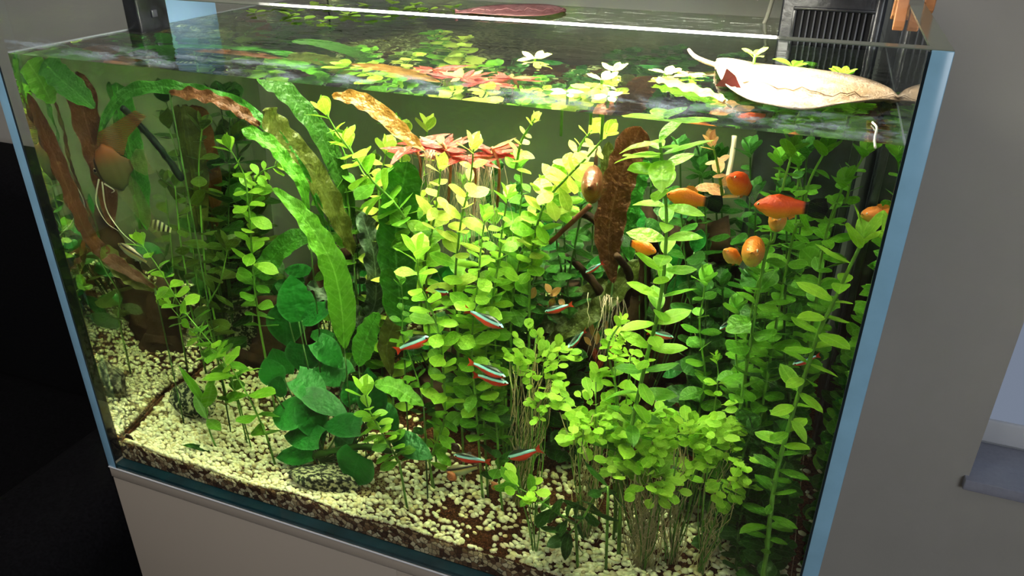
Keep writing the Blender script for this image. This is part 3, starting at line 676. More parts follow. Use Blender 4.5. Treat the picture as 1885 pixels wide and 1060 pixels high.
# ============================================================ RED PLANT UNDER THE SURFACE
rd = empty('red_leaved_plant', U(860, 290, .17), 'red narrow-leaved plant with hanging pink roots near the surface', 'aquatic plant')
for b, Y in (((815, 262), .15), ((862, 285), .16), ((760, 262), .18), ((905, 270), .17)):
    tube('stem', spline([U(b[0], b[1], Y), U(b[0]+14, b[1]+40, Y), U(b[0]+10, b[1]+110, Y+.03)], 12), .0016, M['stem_red'], rd, 6)
    for i in range(13):
        a = random.uniform(0, 6.28); d = Vector((math.cos(a), math.sin(a)*.8, random.uniform(-.15, .45))); L = mpp(*b, Y)*random.uniform(38, 72)
        q = U(b[0], b[1], Y); q.z -= random.uniform(0, .012)
        if inside(q+d*L): put_leaf(rd, q, d, Vector((0, 0, 1))+Vector((random.uniform(-.4, .4), -.4, 0)), L, 'lance', random.choice(['red', 'red', 'salmon']))
def roots(parent, px, py, Y, n, spread, drop, mat, name='roots', up=0, r=.00035, wig=.006):
    rr = random.Random(int(px+py)); A_ = Acc(); s = mpp(px, py, Y); c = U(px, py, Y)
    for i in range(n):
        p = c+Vector((rr.gauss(0, .5)*spread*s, rr.gauss(0, .35)*spread*s, rr.uniform(-.1, .1)*spread*s)); path = [p]; dr = drop*s*rr.uniform(.6, 1.15); v = Vector((rr.uniform(-.25, .25), rr.uniform(-.25, .25), -1))
        for k in range(6):
            p = p+v.normalized()*dr/6+Vector((rr.uniform(-wig, wig)*.4, rr.uniform(-wig, wig)*.4, 0)); path.append(Vector((p.x, max(p.y, T+.002), max(p.z, gz(p.x, p.y)+.0005))))
        V, F = tube_data(path, [r*(1-.1*k) for k in range(7)], 3); A_.add(V, F)
    o = mesh(name, A_.V, A_.F, M[mat], parent); o['kind'] = 'stuff'; return o
roots(rd, 872, 300, .17, 60, 46, 170, 'root_pale'); roots(rd, 800, 275, .17, 30, 30, 90, 'root_pale')
rf = empty('red_rooted_cutting', U(1105, 560, .22), 'dead orange leaves and pale hanging roots before the driftwood', 'plant debris')
roots(rf, 1120, 545, .20, 26, 24, 120, 'root_pale', r=.0005)
for b in [(1085, 590), (1100, 610), (1115, 590), (1095, 640), (1108, 660), (1120, 625), (1075, 620)]:
    leaf_on(rf, b, (b[0]+random.uniform(-16, 16), b[1]+random.uniform(15, 34)), .20, 11, random.choice(['dead', 'dead', 'red']), 'lance')
for k, (b, t) in enumerate([((1012, 535), (1032, 522)), ((1010, 530), (1022, 560)), ((1024, 550), (1008, 565)), ((985, 530), (978, 560))]):
    pass
df = empty('dead_leaf_cluster', U(1015, 540, .20), 'withered orange leaves caught above the left tetra', 'plant debris')
for b, t in [((1012, 545), (1035, 530)), ((1015, 540), (1003, 522)), ((1020, 548), (1012, 568)), ((985, 528), (978, 550)), ((1028, 552), (1040, 560))]: leaf_on(df, b, t, .20, 14, 'dead', 'oval')
# ============================================================ SMALL-LEAVED BUSHES
def bush(label, cx_, cy_, Y, rx, ry, n, L, base, nst=9, mat='bushleaf', rt=60, rdrop=90, dpt=.035):
    rr = random.Random(int(cx_*3+cy_)); s = mpp(cx_, cy_, Y); c = U(cx_, cy_, Y); b = U(*base, Y); b.z = gz(b.x, b.y)-.003
    e = empty('small_leaved_bush', b, label, 'aquatic plant', None)
    tips = []
    for i in range(nst):
        a = 2*math.pi*i/nst+rr.uniform(-.3, .3); q = .75 if i % 3 else .35
        tips.append(c+Vector((math.cos(a)*rx*s*q, math.sin(a)*dpt*q, rr.uniform(-.8, .95)*ry*s*(1-.35*q))))
    for t_ in tips:
        m_ = b.lerp(t_, .5)+Vector((rr.uniform(-.006, .006), rr.uniform(-.006, .006), -.004)); t_.z = min(t_.z, HW-.01); t_.y = max(t_.y, T+.008)
        S = spline([b+Vector((rr.uniform(-.004, .004), rr.uniform(-.004, .004), 0)), m_, t_], 10); tube('stem', S, .0007, M['stem'], e, 5)
    for i in range(n):
        t_ = rr.choice(tips); dv = Vector((rr.gauss(0, 1), rr.gauss(0, 1), rr.gauss(0, 1))).normalized()*rr.uniform(.2, 1)
        p = c.lerp(t_, rr.uniform(.45, 1.1))+Vector((dv.x*rx*s*.42, dv.y*dpt*.6, dv.z*ry*s*.42))
        p.y = max(p.y, T+.006+L*s*.6)
        out = (p-c); d = Vector((out.x, out.y, out.z*.3)).normalized()+Vector((rr.uniform(-.6, .6), rr.uniform(-.8, .3), rr.uniform(-.2, .5)))
        LL = L*s*rr.uniform(.7, 1.15)
        q = p+d.normalized()*LL
        if not inside(q, .0005) or q.z < gz(q.x, q.y)+.004: continue
        put_leaf(e, p, d, Vector((0, -.75, 1))+Vector((rr.uniform(-.5, .5), rr.uniform(-.5, .4), 0)), LL, 'round', mat)
    if rt:
        A_ = Acc()
        for i in range(rt):
            t_ = rr.choice(tips); p0 = c.lerp(t_, rr.uniform(.3, 1.3)); p0.z -= ry*s*rr.uniform(.1, .6); p1 = b+Vector((rr.gauss(0, .15)*rx*s, rr.uniform(-.4, 1)*dpt*.3, 0)); p1.y = max(p1.y, T+.003); p1.z = gz(p1.x, p1.y)
            path = [p0.lerp(p1, k/6)+Vector((rr.uniform(-1, 1), rr.uniform(-1, 1), 0))*.0075*(1 if 0 < k < 6 else 0) for k in range(7)]
            V, F = tube_data(path, .00045, 3); A_.add(V, F)
        o = mesh('roots', A_.V, A_.F, M['root'], e); o['kind'] = 'stuff'
    return e
bush('lime bush of tiny round leaves left of the bold tall stem', 1090, 775, .095, 72, 92, 165, 29, (1080, 985), 10, rt=38)
bush('taller mound of tiny round leaves behind the bold stem foot', 1185, 790, .090, 60, 85, 110, 29, (1180, 960), 8, rt=14)
bush('lime bush with open forked tips right of the bold tall stem', 1270, 800, .085, 75, 85, 125, 33, (1240, 985), 10, rt=26)
bush('rightmost bush of round leaves, dipping toward dark gravel', 1340, 860, .075, 55, 75, 80, 34, (1300, 985), 8, rt=20)
bush('front bush above the brown tuft of bare roots', 1195, 880, .065, 78, 60, 105, 31, (1190, 1000), 10, rt=75, dpt=.03)
bush('smaller round-leaved bush with hanging roots left of centre right', 992, 680, .13, 60, 85, 90, 25, (955, 840), 9, rt=50)
bush('small sparse tuft of round leaves below the smaller bush', 1000, 745, .11, 26, 30, 20, 20, (985, 820), 4, rt=0)
bush('tiny bright sprigs rising behind the bold tall stem', 1150, 640, .12, 45, 40, 34, 28, (1150, 800), 6, rt=0)
bush('tiny crown of lime leaves at the foot of the front roots', 965, 905, .045, 42, 22, 16, 32, (985, 935), 5, rt=0)
# ============================================================ BROAD DARK LEAVES (ANUBIAS)
an = empty('broad_leaved_plant', U(590, 850, .09), 'low plant of broad dark green heart-shaped leaves on gravel', 'aquatic plant')
AL = [((550, 592), (536, 507), 58, .17, 'spade'), ((556, 590), (612, 560), 36, .17, 'spade'), ((524, 560), (530, 640), 60, .20, 'spade'), ((558, 634), (557, 684), 54, .14, 'heart'),
      ((583, 628), (634, 672), 46, .15, 'heart'), ((590, 672), (625, 712), 44, .15, 'heart'), ((545, 695), (604, 738), 56, .12, 'heart'), ((552, 765), (497, 752), 68, .095, 'heart'),
      ((556, 722), (642, 762), 44, .11, 'spade'), ((552, 742), (600, 812), 54, .10, 'spade'), ((664, 786), (588, 772), 48, .085, 'heart'), ((588, 808), (518, 792), 54, .085, 'heart'),
      ((575, 838), (512, 846), 36, .075, 'heart'), ((662, 836), (642, 893), 62, .060, 'heart'), ((722, 802), (797, 840), 46, .065, 'spade'), ((686, 765), (679, 680), 46, .085, 'spade'),
      ((508, 728), (516, 692), 28, .10, 'spade'), ((505, 700), (490, 660), 44, .16, 'heart'), ((690, 745), (736, 790), 44, .12, 'spade'), ((640, 690), (600, 650), 40, .18, 'heart'), ((655, 740), (640, 700), 44, .14, 'heart'),
      ((620, 800), (660, 830), 40, .10, 'spade'), ((520, 690), (500, 640), 46, .20, 'heart')]
for b, t, w_, Y, sh in AL:
    leaf_on(an, b, t, Y, w_*1.12, 'anubias', sh, tilt=.7)
    p = U(*b, Y); g = U(590, 850, .09); S = spline([p, p.lerp(g, .5)-Vector((0, -.012, .02)), g], 8); tube('petiole', S, .0011, M['stem_dark'], an, 5)
px_tube('rhizome', [(560, 845), (610, 830), (670, 822), (720, 830)], (.09, .08), 6, 'stem_dark', an, 14, 7, .2)
# ============================================================ LONG CRINKLED RIBBON LEAVES
rbn = empty('ribbon_leaved_plant', U(640, 640, .20), 'tall plant whose green and brown crinkled ribbons arch left', 'aquatic plant')
ribbon(rbn, 'ribbon_leaf', [(600, 420), (575, 350), (525, 268), (450, 198), (370, 170), (300, 160), (235, 170), (195, 215), (180, 270)], (.21, .10), 19, 'ribbon', taper=(.35, .3), nu=80, tilt=.2, ruffle=.45)
ribbon(rbn, 'ribbon_leaf', [(312, 172), (370, 176), (430, 198), (478, 232)], (.125, .150), 20, 'ribbon_brown', taper=(.2, .2), nu=44, ruffle=.4, label='red-brown underside of the arching ribbon')
ribbon(rbn, 'ribbon_leaf', [(650, 470), (622, 400), (570, 310), (515, 245), (482, 204)], (.24, .16), 44, 'ribbon_olive', nu=60, ruffle=.2, label='broad olive-brown ribbon leaf')
ribbon(rbn, 'ribbon_leaf', [(655, 420), (628, 330), (585, 240), (520, 165), (470, 140)], (.26, .2), 34, 'ribbon_deep', nu=60)
ribbon(rbn, 'ribbon_leaf', [(640, 620), (622, 560), (605, 500), (590, 430), (560, 380)], (.30, .26), 14, 'ribbon_brown', nu=40, label='narrow red ribbon leaf')
rb2 = empty('ribbon_leaved_plant', U(625, 640, .12), 'lime ribbon leaves bending over at left of centre', 'aquatic plant')
ribbon(rb2, 'ribbon_leaf', [(634, 640), (628, 560), (612, 490), (580, 430), (545, 385), (502, 348)], (.13, .10), 48, 'ribbon_lime', nu=60, taper=(.15, .6))
ribbon(rb2, 'ribbon_leaf', [(566, 400), (556, 340), (528, 300), (495, 262), (444, 238)], (.17, .15), 24, 'ribbon_lime', nu=50, ruffle=.3)
ribbon(rb2, 'ribbon_leaf', [(612, 440), (560, 436), (520, 455), (490, 490), (476, 512)], (.22, .19), 34, 'ribbon', nu=44)
rb3 = empty('ribbon_leaved_plant', U(745, 640, .16), 'upright broad crinkled green leaf left of the yellow stems', 'aquatic plant')
ribbon(rb3, 'ribbon_leaf', [(742, 600), (733, 520), (728, 440), (738, 360), (750, 296)], (.17, .17), 62, 'ribbon', nu=60, bump=.14, taper=(.1, .12), tilt=.1)
ribbon(rb3, 'ribbon_leaf', [(742, 600), (720, 500), (698, 420), (690, 350)], (.26, .28), 34, 'ribbon_olive', nu=44, tilt=.1)
rb4 = empty('ribbon_leaved_plant', U(700, 340, .2), 'golden crinkled leaf drooping from the surface above the red plant', 'aquatic plant')
ribbon(rb4, 'ribbon_leaf', [(782, 278), (742, 246), (700, 208), (655, 182), (612, 178)], (.13, .12), 30, 'ribbon_gold', nu=50, taper=(.3, .3), ruffle=.16, root=False)
rb5 = empty('ribbon_leaved_plant', U(1125, 560, .2), 'broad red-brown ribbon leaf rising to the surface behind brown fish', 'aquatic plant')
ribbon(rb5, 'ribbon_leaf', [(1128, 520), (1120, 440), (1132, 360), (1155, 290), (1180, 232)], (.20, .20), 56, 'ribbon_brown', nu=60, taper=(.3, .1), tilt=.1)
ribbon(rb5, 'ribbon_leaf', [(1128, 520), (1112, 430), (1118, 340), (1120, 260)], (.23, .22), 26, 'ribbon_olive', nu=50, tilt=.1)
ribbon(rb5, 'ribbon_leaf', [(1160, 480), (1150, 400), (1165, 330), (1180, 285)], (.25, .24), 52, 'ribbon', nu=50, tilt=.1, label='bright green leaf behind the brown one')
rb6 = empty('ribbon_leaved_plant', U(270, 560, .10), 'long bronze ribbon leaf sweeping along the left pane', 'aquatic plant')
ribbon(rb6, 'ribbon_leaf', [(285, 530), (240, 502), (195, 470), (150, 430), (105, 372), (70, 300), (48, 230), (42, 170)], (.10, .022), 25, 'ribbon_brown', nu=80, taper=(.25, .2), tilt=.3, ruffle=.2)
ribbon(rb6, 'ribbon_leaf', [(290, 535), (250, 515), (215, 490), (185, 455)], (.105, .075), 34, 'ribbon_olive', nu=44, root=False)
rb7 = empty('ribbon_leaved_plant', U(330, 560, .4), 'shadowy brown leaves in the left back corner', 'aquatic plant')
ribbon(rb7, 'ribbon_leaf', [(330, 420), (318, 320), (308, 240), (300, 190)], (.34, .34), 42, 'ribbon_olive', nu=40, root=False)
ribbon(rb7, 'ribbon_leaf', [(390, 420), (370, 320), (345, 240), (330, 190)], (.38, .36), 42, 'ribbon_brown', nu=40, root=False)
ribbon(rb7, 'ribbon_leaf', [(250, 420), (240, 330), (215, 250), (200, 150)], (.20, .20), 40, 'ribbon', nu=40, root=False)
ribbon(rb7, 'ribbon_leaf', [(205, 420), (190, 320), (160, 230), (140, 130)], (.11, .10), 44, 'ribbon_brown', nu=40, root=False)
ribbon(rb7, 'ribbon_leaf', [(175, 200), (140, 170), (105, 140), (80, 112)], (.06, .05), 44, 'ribbon', nu=40, root=False)
ribbon(rb7, 'ribbon_leaf', [(95, 190), (75, 150), (50, 112)], (.045, .035), 46, 'ribbon_lime', nu=40, root=False)
rb8 = empty('ruffled_leaf_plant', U(680, 680, .14), 'plant of ruffled grey-green leaves behind the broad dark ones', 'aquatic plant')
ribbon(rb8, 'ruffled_leaf', [(662, 600), (640, 575), (608, 550), (565, 524)], (.16, .15), 44, 'greyleaf', nu=50, taper=(.3, .6), ruffle=.5)
ribbon(rb8, 'ruffled_leaf', [(662, 600), (690, 560), (688, 470), (665, 390)], (.24, .22), 34, 'greyleaf', nu=50, ruffle=.5)
ribbon(rb8, 'ruffled_leaf', [(660, 672), (668, 640), (682, 605), (698, 574)], (.10, .09), 36, 'ribbon', nu=40, taper=(.3, .4), bump=.14, label='bright bumpy green leaf')
ribbon(rb8, 'ruffled_leaf', [(780, 748), (750, 728), (722, 712), (690, 708)], (.085, .08), 34, 'ribbon_lime', nu=40, taper=(.4, .3), bump=.1, label='lime leaf with curled tip')
ribbon(rb8, 'ruffled_leaf', [(720, 690), (712, 640), (730, 590), (770, 560)], (.2, .2), 32, 'ribbon_olive', nu=40)
rb9 = empty('ruffled_leaf_plant', U(1040, 700, .2), 'mossy olive leaf slanting up behind the hanging pale roots', 'aquatic plant')
ribbon(rb9, 'ruffled_leaf', [(985, 650), (1040, 612), (1095, 575), (1140, 530), (1175, 478)], (.19, .21), 34, 'ribbon_olive', nu=50, ruffle=.3)
ribbon(rb9, 'ruffled_leaf', [(1120, 515), (1085, 545), (1030, 585), (970, 600)], (.25, .23), 44, 'ribbon_olive', nu=50)
# dark leafy plants filling the shade behind the stems
rr = random.Random(77)
for k, (x0, y0, Y0, lab) in enumerate([(500, 560, .40, 'dark leafy plant above the red-brown stump'), (590, 520, .36, 'dark leafy plant behind the lime ribbon leaf'), (700, 640, .32, 'dark leafy plant behind the ruffled leaves'),
        (800, 640, .30, 'dark leafy plant between the upright crinkled leaf and the central stems'), (860, 560, .40, 'dark leafy plant deep behind the central thicket'), (960, 620, .34, 'dark leafy plant behind the smaller bush'), (1030, 480, .36, 'dark green leaves behind the brown twig'),
        (1110, 640, .34, 'dark leaves behind the hanging pale roots'), (1210, 420, .30, 'dark emerald leaves around the driftwood tip'), (1290, 580, .40, 'dark leaves under the brown driftwood block'), (1380, 520, .40, 'dark leaves far behind the pair of orange platies'), (1460, 620, .38, 'dark leaves at the foot of the filter box'), (1330, 720, .28, 'dark leaves behind the rightmost bush'), (1470, 760, .22, 'low dark leaves near the right pane')]):
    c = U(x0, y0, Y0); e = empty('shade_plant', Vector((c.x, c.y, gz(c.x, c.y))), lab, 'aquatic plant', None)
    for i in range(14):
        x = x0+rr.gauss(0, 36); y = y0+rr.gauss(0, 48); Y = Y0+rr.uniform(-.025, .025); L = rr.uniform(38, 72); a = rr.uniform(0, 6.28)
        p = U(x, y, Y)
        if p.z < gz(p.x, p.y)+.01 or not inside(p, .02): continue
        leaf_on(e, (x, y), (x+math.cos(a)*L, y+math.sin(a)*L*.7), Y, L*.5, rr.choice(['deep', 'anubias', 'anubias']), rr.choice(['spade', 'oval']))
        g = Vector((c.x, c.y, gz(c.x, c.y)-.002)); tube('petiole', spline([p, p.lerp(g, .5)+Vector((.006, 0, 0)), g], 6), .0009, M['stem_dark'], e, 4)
# ============================================================ FISH
def M_tetra():
    a = N('tetra_skin'); s = a.n('SeparateXYZ'); a.l(a.co(), s.inputs[0]); x, z = s.outputs[0], s.outputs[2]
    zz = a.math('ADD', z, a.math('MULTIPLY', a.noise(a.co(), 18, 2), .012))
    c = a.ramp(a.math('ADD', a.math('MULTIPLY', zz, 2.5), .5), [(.30, (.70, .05, .025)), (.50, (.80, .03, .015)), (.515, (.10, .75, .80)), (.60, (.62, .95, .95)), (.70, (.30, .85, .90)), (.72, (.03, .06, .05)), (.8, (.02, .035, .02))], 'LINEAR')
    st_ = a.math('MULTIPLY', a.math('GREATER_THAN', zz, .008), a.math('LESS_THAN', zz, .085))
    p = a.n('BsdfPrincipled'); a.l(c, p.inputs['Base Color']); p.inputs['Roughness'].default_value = .3; a.l(a.math('MULTIPLY', st_, .35), p.inputs['Metallic'])
    return a.done(p.outputs[0])
def M_platy(name, c1, c2, black):
    a = N(name); s = a.n('SeparateXYZ'); a.l(a.co(), s.inputs[0]); x, z = s.outputs[0], s.outputs[2]
    c = a.ramp(a.math('ADD', a.math('MULTIPLY', z, 2.0), .5), [(.2, c1), (.6, c2)])
    vo = a.n('TexVoronoi'); vo.inputs['Scale'].default_value = 26; a.l(a.co(), vo.inputs['Vector'])
    nb = a.bump(vo.outputs['Distance'], .12, .01)
    bl = a.math('MULTIPLY', a.math('SUBTRACT', x, .88), 14, clamp=True) if black else 0.0
    c = a.mix(bl, c, (.012, .008, .008))
    return a.done(a.princ(c, .38, .4, normal=nb))
def finmat(name, col, tr):
    a = N(name); d = a.n('BsdfPrincipled'); d.inputs['Specular IOR Level'].default_value = .12; d.inputs['Base Color'].default_value = (*col, 1); t = a.n('BsdfTransparent'); m = a.n('MixShader')
    s = a.n('SeparateXYZ'); a.l(a.co(), s.inputs[0]); w_ = a.math('SINE', a.math('MULTIPLY', a.math('ADD', s.outputs[2], a.math('MULTIPLY', s.outputs[0], .35)), 160))
    f = a.math('ADD', a.math('MULTIPLY', w_, .12), tr, clamp=True); a.l(f, m.inputs[0]); a.l(d.outputs[0], m.inputs[1]); a.l(t.outputs[0], m.inputs[2]); return a.done(m.outputs[0])
M['gourami_skin'] = M_platy('brown_orange_scales', (.40, .14, .03), (.24, .08, .03), False); M['tetra'] = M_tetra(); M['platy'] = M_platy('orange_scales', (.80, .30, .02), (.90, .20, .008), True); M['platy2'] = M_platy('pale_orange_scales', (.85, .45, .12), (.85, .24, .03), False)
M['red_platy'] = M_platy('red_orange_scales', (.85, .28, .03), (.72, .07, .008), True)
M['fin_clear'] = finmat('clear_fin', (.7, .75, .7), .78); M['fin_red'] = finmat('red_fin', (.62, .04, .02), .2); M['fin_black'] = finmat('black_fin', (.012, .008, .01), .06)
M['fin_orange'] = finmat('orange_fin', (.85, .26, .03), .3); M['fin_olive'] = finmat('olive_fin', (.26, .24, .07), .62); M['fin_rust'] = finmat('rust_fin', (.26, .09, .025), .3); M['fin_brown'] = finmat('brown_fin', (.10, .035, .02), .15)
M['white_ray'] = simple('white_fin_ray', (.72, .70, .52), .5)
M['eye_w'] = simple('silver_eye', (.75, .62, .40), .2, .6, metal=.3); M['eye_k'] = simple('black_pupil', (.004, .004, .005), .08, .8)
M['snail'] = simple('snail_shell', (.45, .14, .05), .4, .4, 120, .3); M['snail_dark'] = simple('dark_snail_shell', (.07, .03, .015), .4, .4, 120, .3)
def M_angel():
    a = N('angelfish_skin'); s = a.n('SeparateXYZ'); a.l(a.co(), s.inputs[0]); x, z = s.outputs[0], s.outputs[2]
    c = a.ramp(a.math('ADD', a.math('MULTIPLY', z, 1.0), .5), [(.05, (.06, .08, .02)), (.55, (.14, .12, .035)), (.85, (.34, .11, .025))])
    b = a.math('MULTIPLY', a.math('SUBTRACT', .035, a.math('ABSOLUTE', a.math('SUBTRACT', x, .17))), 60, clamp=True)
    c = a.mix(b, c, (.02, .012, .006)); return a.done(a.princ(c, .4, .4))
M['angel'] = M_angel()
def M_bar():
    a = N('barred_skin'); s = a.n('SeparateXYZ'); a.l(a.co(), s.inputs[0]); w_ = a.math('SINE', a.math('MULTIPLY', s.outputs[0], 34))
    c = a.ramp(a.math('ADD', a.math('MULTIPLY', w_, .5), .5), [(.45, (.015, .015, .01)), (.6, (.45, .44, .25))]); return a.done(a.princ(c, .4, .4))
M['barred'] = M_bar()
def M_line():
    a = N('striped_grey_skin'); s = a.n('SeparateXYZ'); a.l(a.co(), s.inputs[0])
    c = a.ramp(a.math('ADD', a.math('MULTIPLY', s.outputs[2], 3), .5), [(.3, (.30, .36, .20)), (.5, (.45, .42, .16)), (.58, (.55, .36, .08)), (.62, (.02, .015, .01)), (.75, (.03, .03, .02)), (.8, (.25, .22, .12))]); return a.done(a.princ(c, .35, .5, .2))
M['lined'] = M_line()
# profiles: (t, z top, z bottom, half width)
PF = {
 'tetra': [(0, .01, -.02, .010), (.05, .065, -.06, .045), (.15, .125, -.115, .075), (.32, .175, -.18, .09), (.5, .165, -.19, .085), (.7, .115, -.135, .05), (.88, .07, -.075, .025), (1, .055, -.055, .012)],
 'platy': [(0, .012, -.012, .014), (.04, .05, -.05, .05), (.12, .10, -.10, .085), (.28, .17, -.17, .115), (.45, .195, -.205, .12), (.62, .165, -.17, .09), (.8, .12, -.115, .05), (.92, .10, -.10, .028), (1, .095, -.095, .012)],
 'angel': [(0, .01, -.02, .01), (.06, .10, -.08, .05), (.16, .26, -.22, .08), (.32, .42, -.38, .10), (.5, .50, -.46, .10), (.68, .42, -.38, .07), (.85, .20, -.18, .035), (1, .10, -.09, .012)],
}
def fish(label, head, tail, Yh, Yt, body, mat, fins, group, cat='fish', name='fish', eye=.032, eyex=.075, eyez=.02, wide=1.0, roll=0.0, upv=(0, 0, 1), length=None):
    h = U(*head, Yh); t_ = U(*tail, Yt); h.z = min(h.z, HW-.01); d = t_-h; L = length or d.length; d.normalize()
    u = Vector(upv); u = (u-d*u.dot(d)).normalized(); s = u.cross(d)
    if roll: u, s = u*math.cos(roll)+s*math.sin(roll), s*math.cos(roll)-u*math.sin(roll)
    Mx = Matrix(((d.x*L, s.x*L, u.x*L, h.x), (d.y*L, s.y*L, u.y*L, h.y), (d.z*L, s.z*L, u.z*L, h.z), (0, 0, 0, 1)))
    c = h+d*(L*.5); e = empty(name, c, label, cat, group); key = ('body', body, mat, wide)
    if key not in LEAF:
        P_ = PF[body]; n = 20; seg = 14; V = []; F = []
        for i in range(n+1):
            t = (i/n)**1.15; j = max(k for k in range(len(P_)) if P_[k][0] <= t+1e-9); j = min(j, len(P_)-2); a, b = P_[j], P_[j+1]; q = (t-a[0])/(b[0]-a[0]); q = q*q*(3-2*q) if 0 < j < len(P_)-2 else q
            zt, zb, hw_ = [(a[k]+(b[k]-a[k])*q)*(1.30 if body == 'platy' else 1) for k in (1, 2, 3)]; cz = (zt+zb)/2; hh = (zt-zb)/2
            for k in range(seg):
                an = 2*math.pi*k/seg; V.append((t, hw_*wide*math.sin(an), cz+hh*math.cos(an)))
        for i in range(n):
            for k in range(seg): a = i*seg+k; b = i*seg+(k+1) % seg; F.append((a, b, b+seg, a+seg))
        F.append(tuple(range(seg))); F.append(tuple(range((n+1)*seg-1, n*seg-1, -1)))
        me = bpy.data.meshes.new(body+'_body'); me.from_pydata(V, [], F); me.materials.append(M[mat]); me.polygons.foreach_set('use_smooth', [True]*len(F)); me.update(); LEAF[key] = me
    link('body', LEAF[key], e, Mx)
    for fn, fm, poly in fins:
        sp_ = (0,)
        k2 = ('fin', body, fn, fm, str(poly))
        if k2 not in LEAF:
            V = []; F = []; off_ = {'pectoral_fin': .07*wide, 'ventral_fin': .03*wide}.get(fn, 0)
            for sd in ((1, -1) if off_ else (1,)):
                k0 = len(V); cx0 = sum(p[0] for p in poly)/len(poly); cz0 = sum(p[1] for p in poly)/len(poly)
                for x, z in poly: V.append((x, sd*(off_+abs(x-poly[0][0])*.35) if off_ else .004*math.sin(x*23+z*17), z))
                V.append((cx0, sd*(off_+abs(cx0-poly[0][0])*.35) if off_ else 0, cz0)); m_ = len(poly)
                for i in range(m_): F.append((k0+i, k0+(i+1) % m_, k0+m_))
            me = bpy.data.meshes.new(fn); me.from_pydata(V, [], F); me.materials.append(M[fm]); me.update(); LEAF[k2] = me
        link(fn, LEAF[k2], e, Mx)
    # eyes: silver ball with a black pupil disc
    P_ = PF[body]; j = max(k for k in range(len(P_)) if P_[k][0] <= eyex); a, b = P_[j], P_[j+1]; q = (eyex-a[0])/(b[0]-a[0]); hw_ = (a[3]+(b[3]-a[3])*q)*wide
    if ('eye', eye) not in LEAF:
        bm = bmesh.new(); bmesh.ops.create_uvsphere(bm, u_segments=12, v_segments=8, radius=1); me = bpy.data.meshes.new('eye'); bm.to_mesh(me); bm.free()
        me.materials.append(M['eye_w']); me.materials.append(M['eye_k'])
        for p in me.polygons: p.use_smooth = True; p.material_index = 1 if abs(p.center.z) > .80 else 0
        LEAF[('eye', eye)] = me
    for sd in (1, -1):
        m4 = Mx @ Matrix.Translation((eyex, sd*hw_*(1.02 if eyex > .12 else .84), eyez)) @ Matrix.Rotation(math.pi/2, 4, 'X') @ Matrix.Diagonal((eye, eye, eye*.55, 1))
        link('eye', LEAF[('eye', eye)], e, m4)
    return e
TF = [('tail_fin', 'fin_red', [(.97, .04), (1.20, .15), (1.13, 0), (1.20, -.15), (.97, -.04)]), ('dorsal_fin', 'fin_clear', [(.42, .13), (.50, .26), (.58, .24), (.58, .11)]),
      ('anal_fin', 'fin_clear', [(.60, -.11), (.66, -.22), (.80, -.12), (.82, -.06)]), ('pectoral_fin', 'fin_clear', [(.24, -.07), (.34, -.15), (.36, -.10)])]
gT = 'cardinal tetras swimming among the stems'
for lab, h, t_, Yh, Yt in [
 ('red and blue-white striped tetra slanting down to the right, topmost at centre', (927, 603), (866, 574), .075, .080),
 ('turquoise and red striped tetra rising to the right, alone at left of centre', (790, 620), (737, 642), .085, .080),
 ('upper of the two stacked striped tetras', (931, 694), (872, 670), .070, .075),
 ('lower of the two stacked striped tetras', (936, 706), (880, 692), .085, .090),
 ('red-bellied striped tetra low over the gravel with its head to the left', (835, 838), (893, 849), .060, .062),
 ('red-bellied striped tetra low over the gravel with tail raised to the right', (935, 843), (987, 829), .065, .060),
 ('blue striped tetra under the withered orange leaves', (1003, 574), (1047, 562), .140, .145),
 ('striped tetra hanging head down before the driftwood', (1046, 640), (1074, 612), .110, .135),
 ('faint blue striped tetra high before the brown ribbon leaf', (1078, 502), (1106, 486), .140, .150),
 ('blue striped tetra partly behind the bold tall stem', (1240, 621), (1198, 612), .090, .095),
 ('striped tetra glimpsed behind the middle front crown', (826, 539), (790, 535), .110, .115),
 ('faint blue tetra deep among the right background stems', (1325, 606), (1354, 587), .150, .165),
 ('tetra hidden behind the stem along the right pane, only its head showing', (1459, 671), (1502, 656), .070, .080)]:
    fish(lab, h, t_, Yh, Yt, 'tetra', 'tetra', TF, gT, name='tetra', eye=.034, eyex=.085, eyez=.012)
def PFn(tailm, dors): return [('tail_fin', tailm, [(.95, .11), (1.10, .20), (1.30, .22), (1.36, 0), (1.30, -.21), (1.10, -.19), (.95, -.11)]), ('dorsal_fin', dors, [(.40, .19), (.48, .32), (.62, .33), (.74, .22), (.72, .13)]),
      ('anal_fin', 'fin_orange', [(.62, -.16), (.68, -.26), (.78, -.20), (.78, -.12)]), ('pectoral_fin', 'fin_orange', [(.26, -.04), (.40, -.12), (.41, -.02)]), ('ventral_fin', 'fin_clear', [(.38, -.18), (.48, -.28), (.50, -.19)])]
gP = 'orange platies at the right'
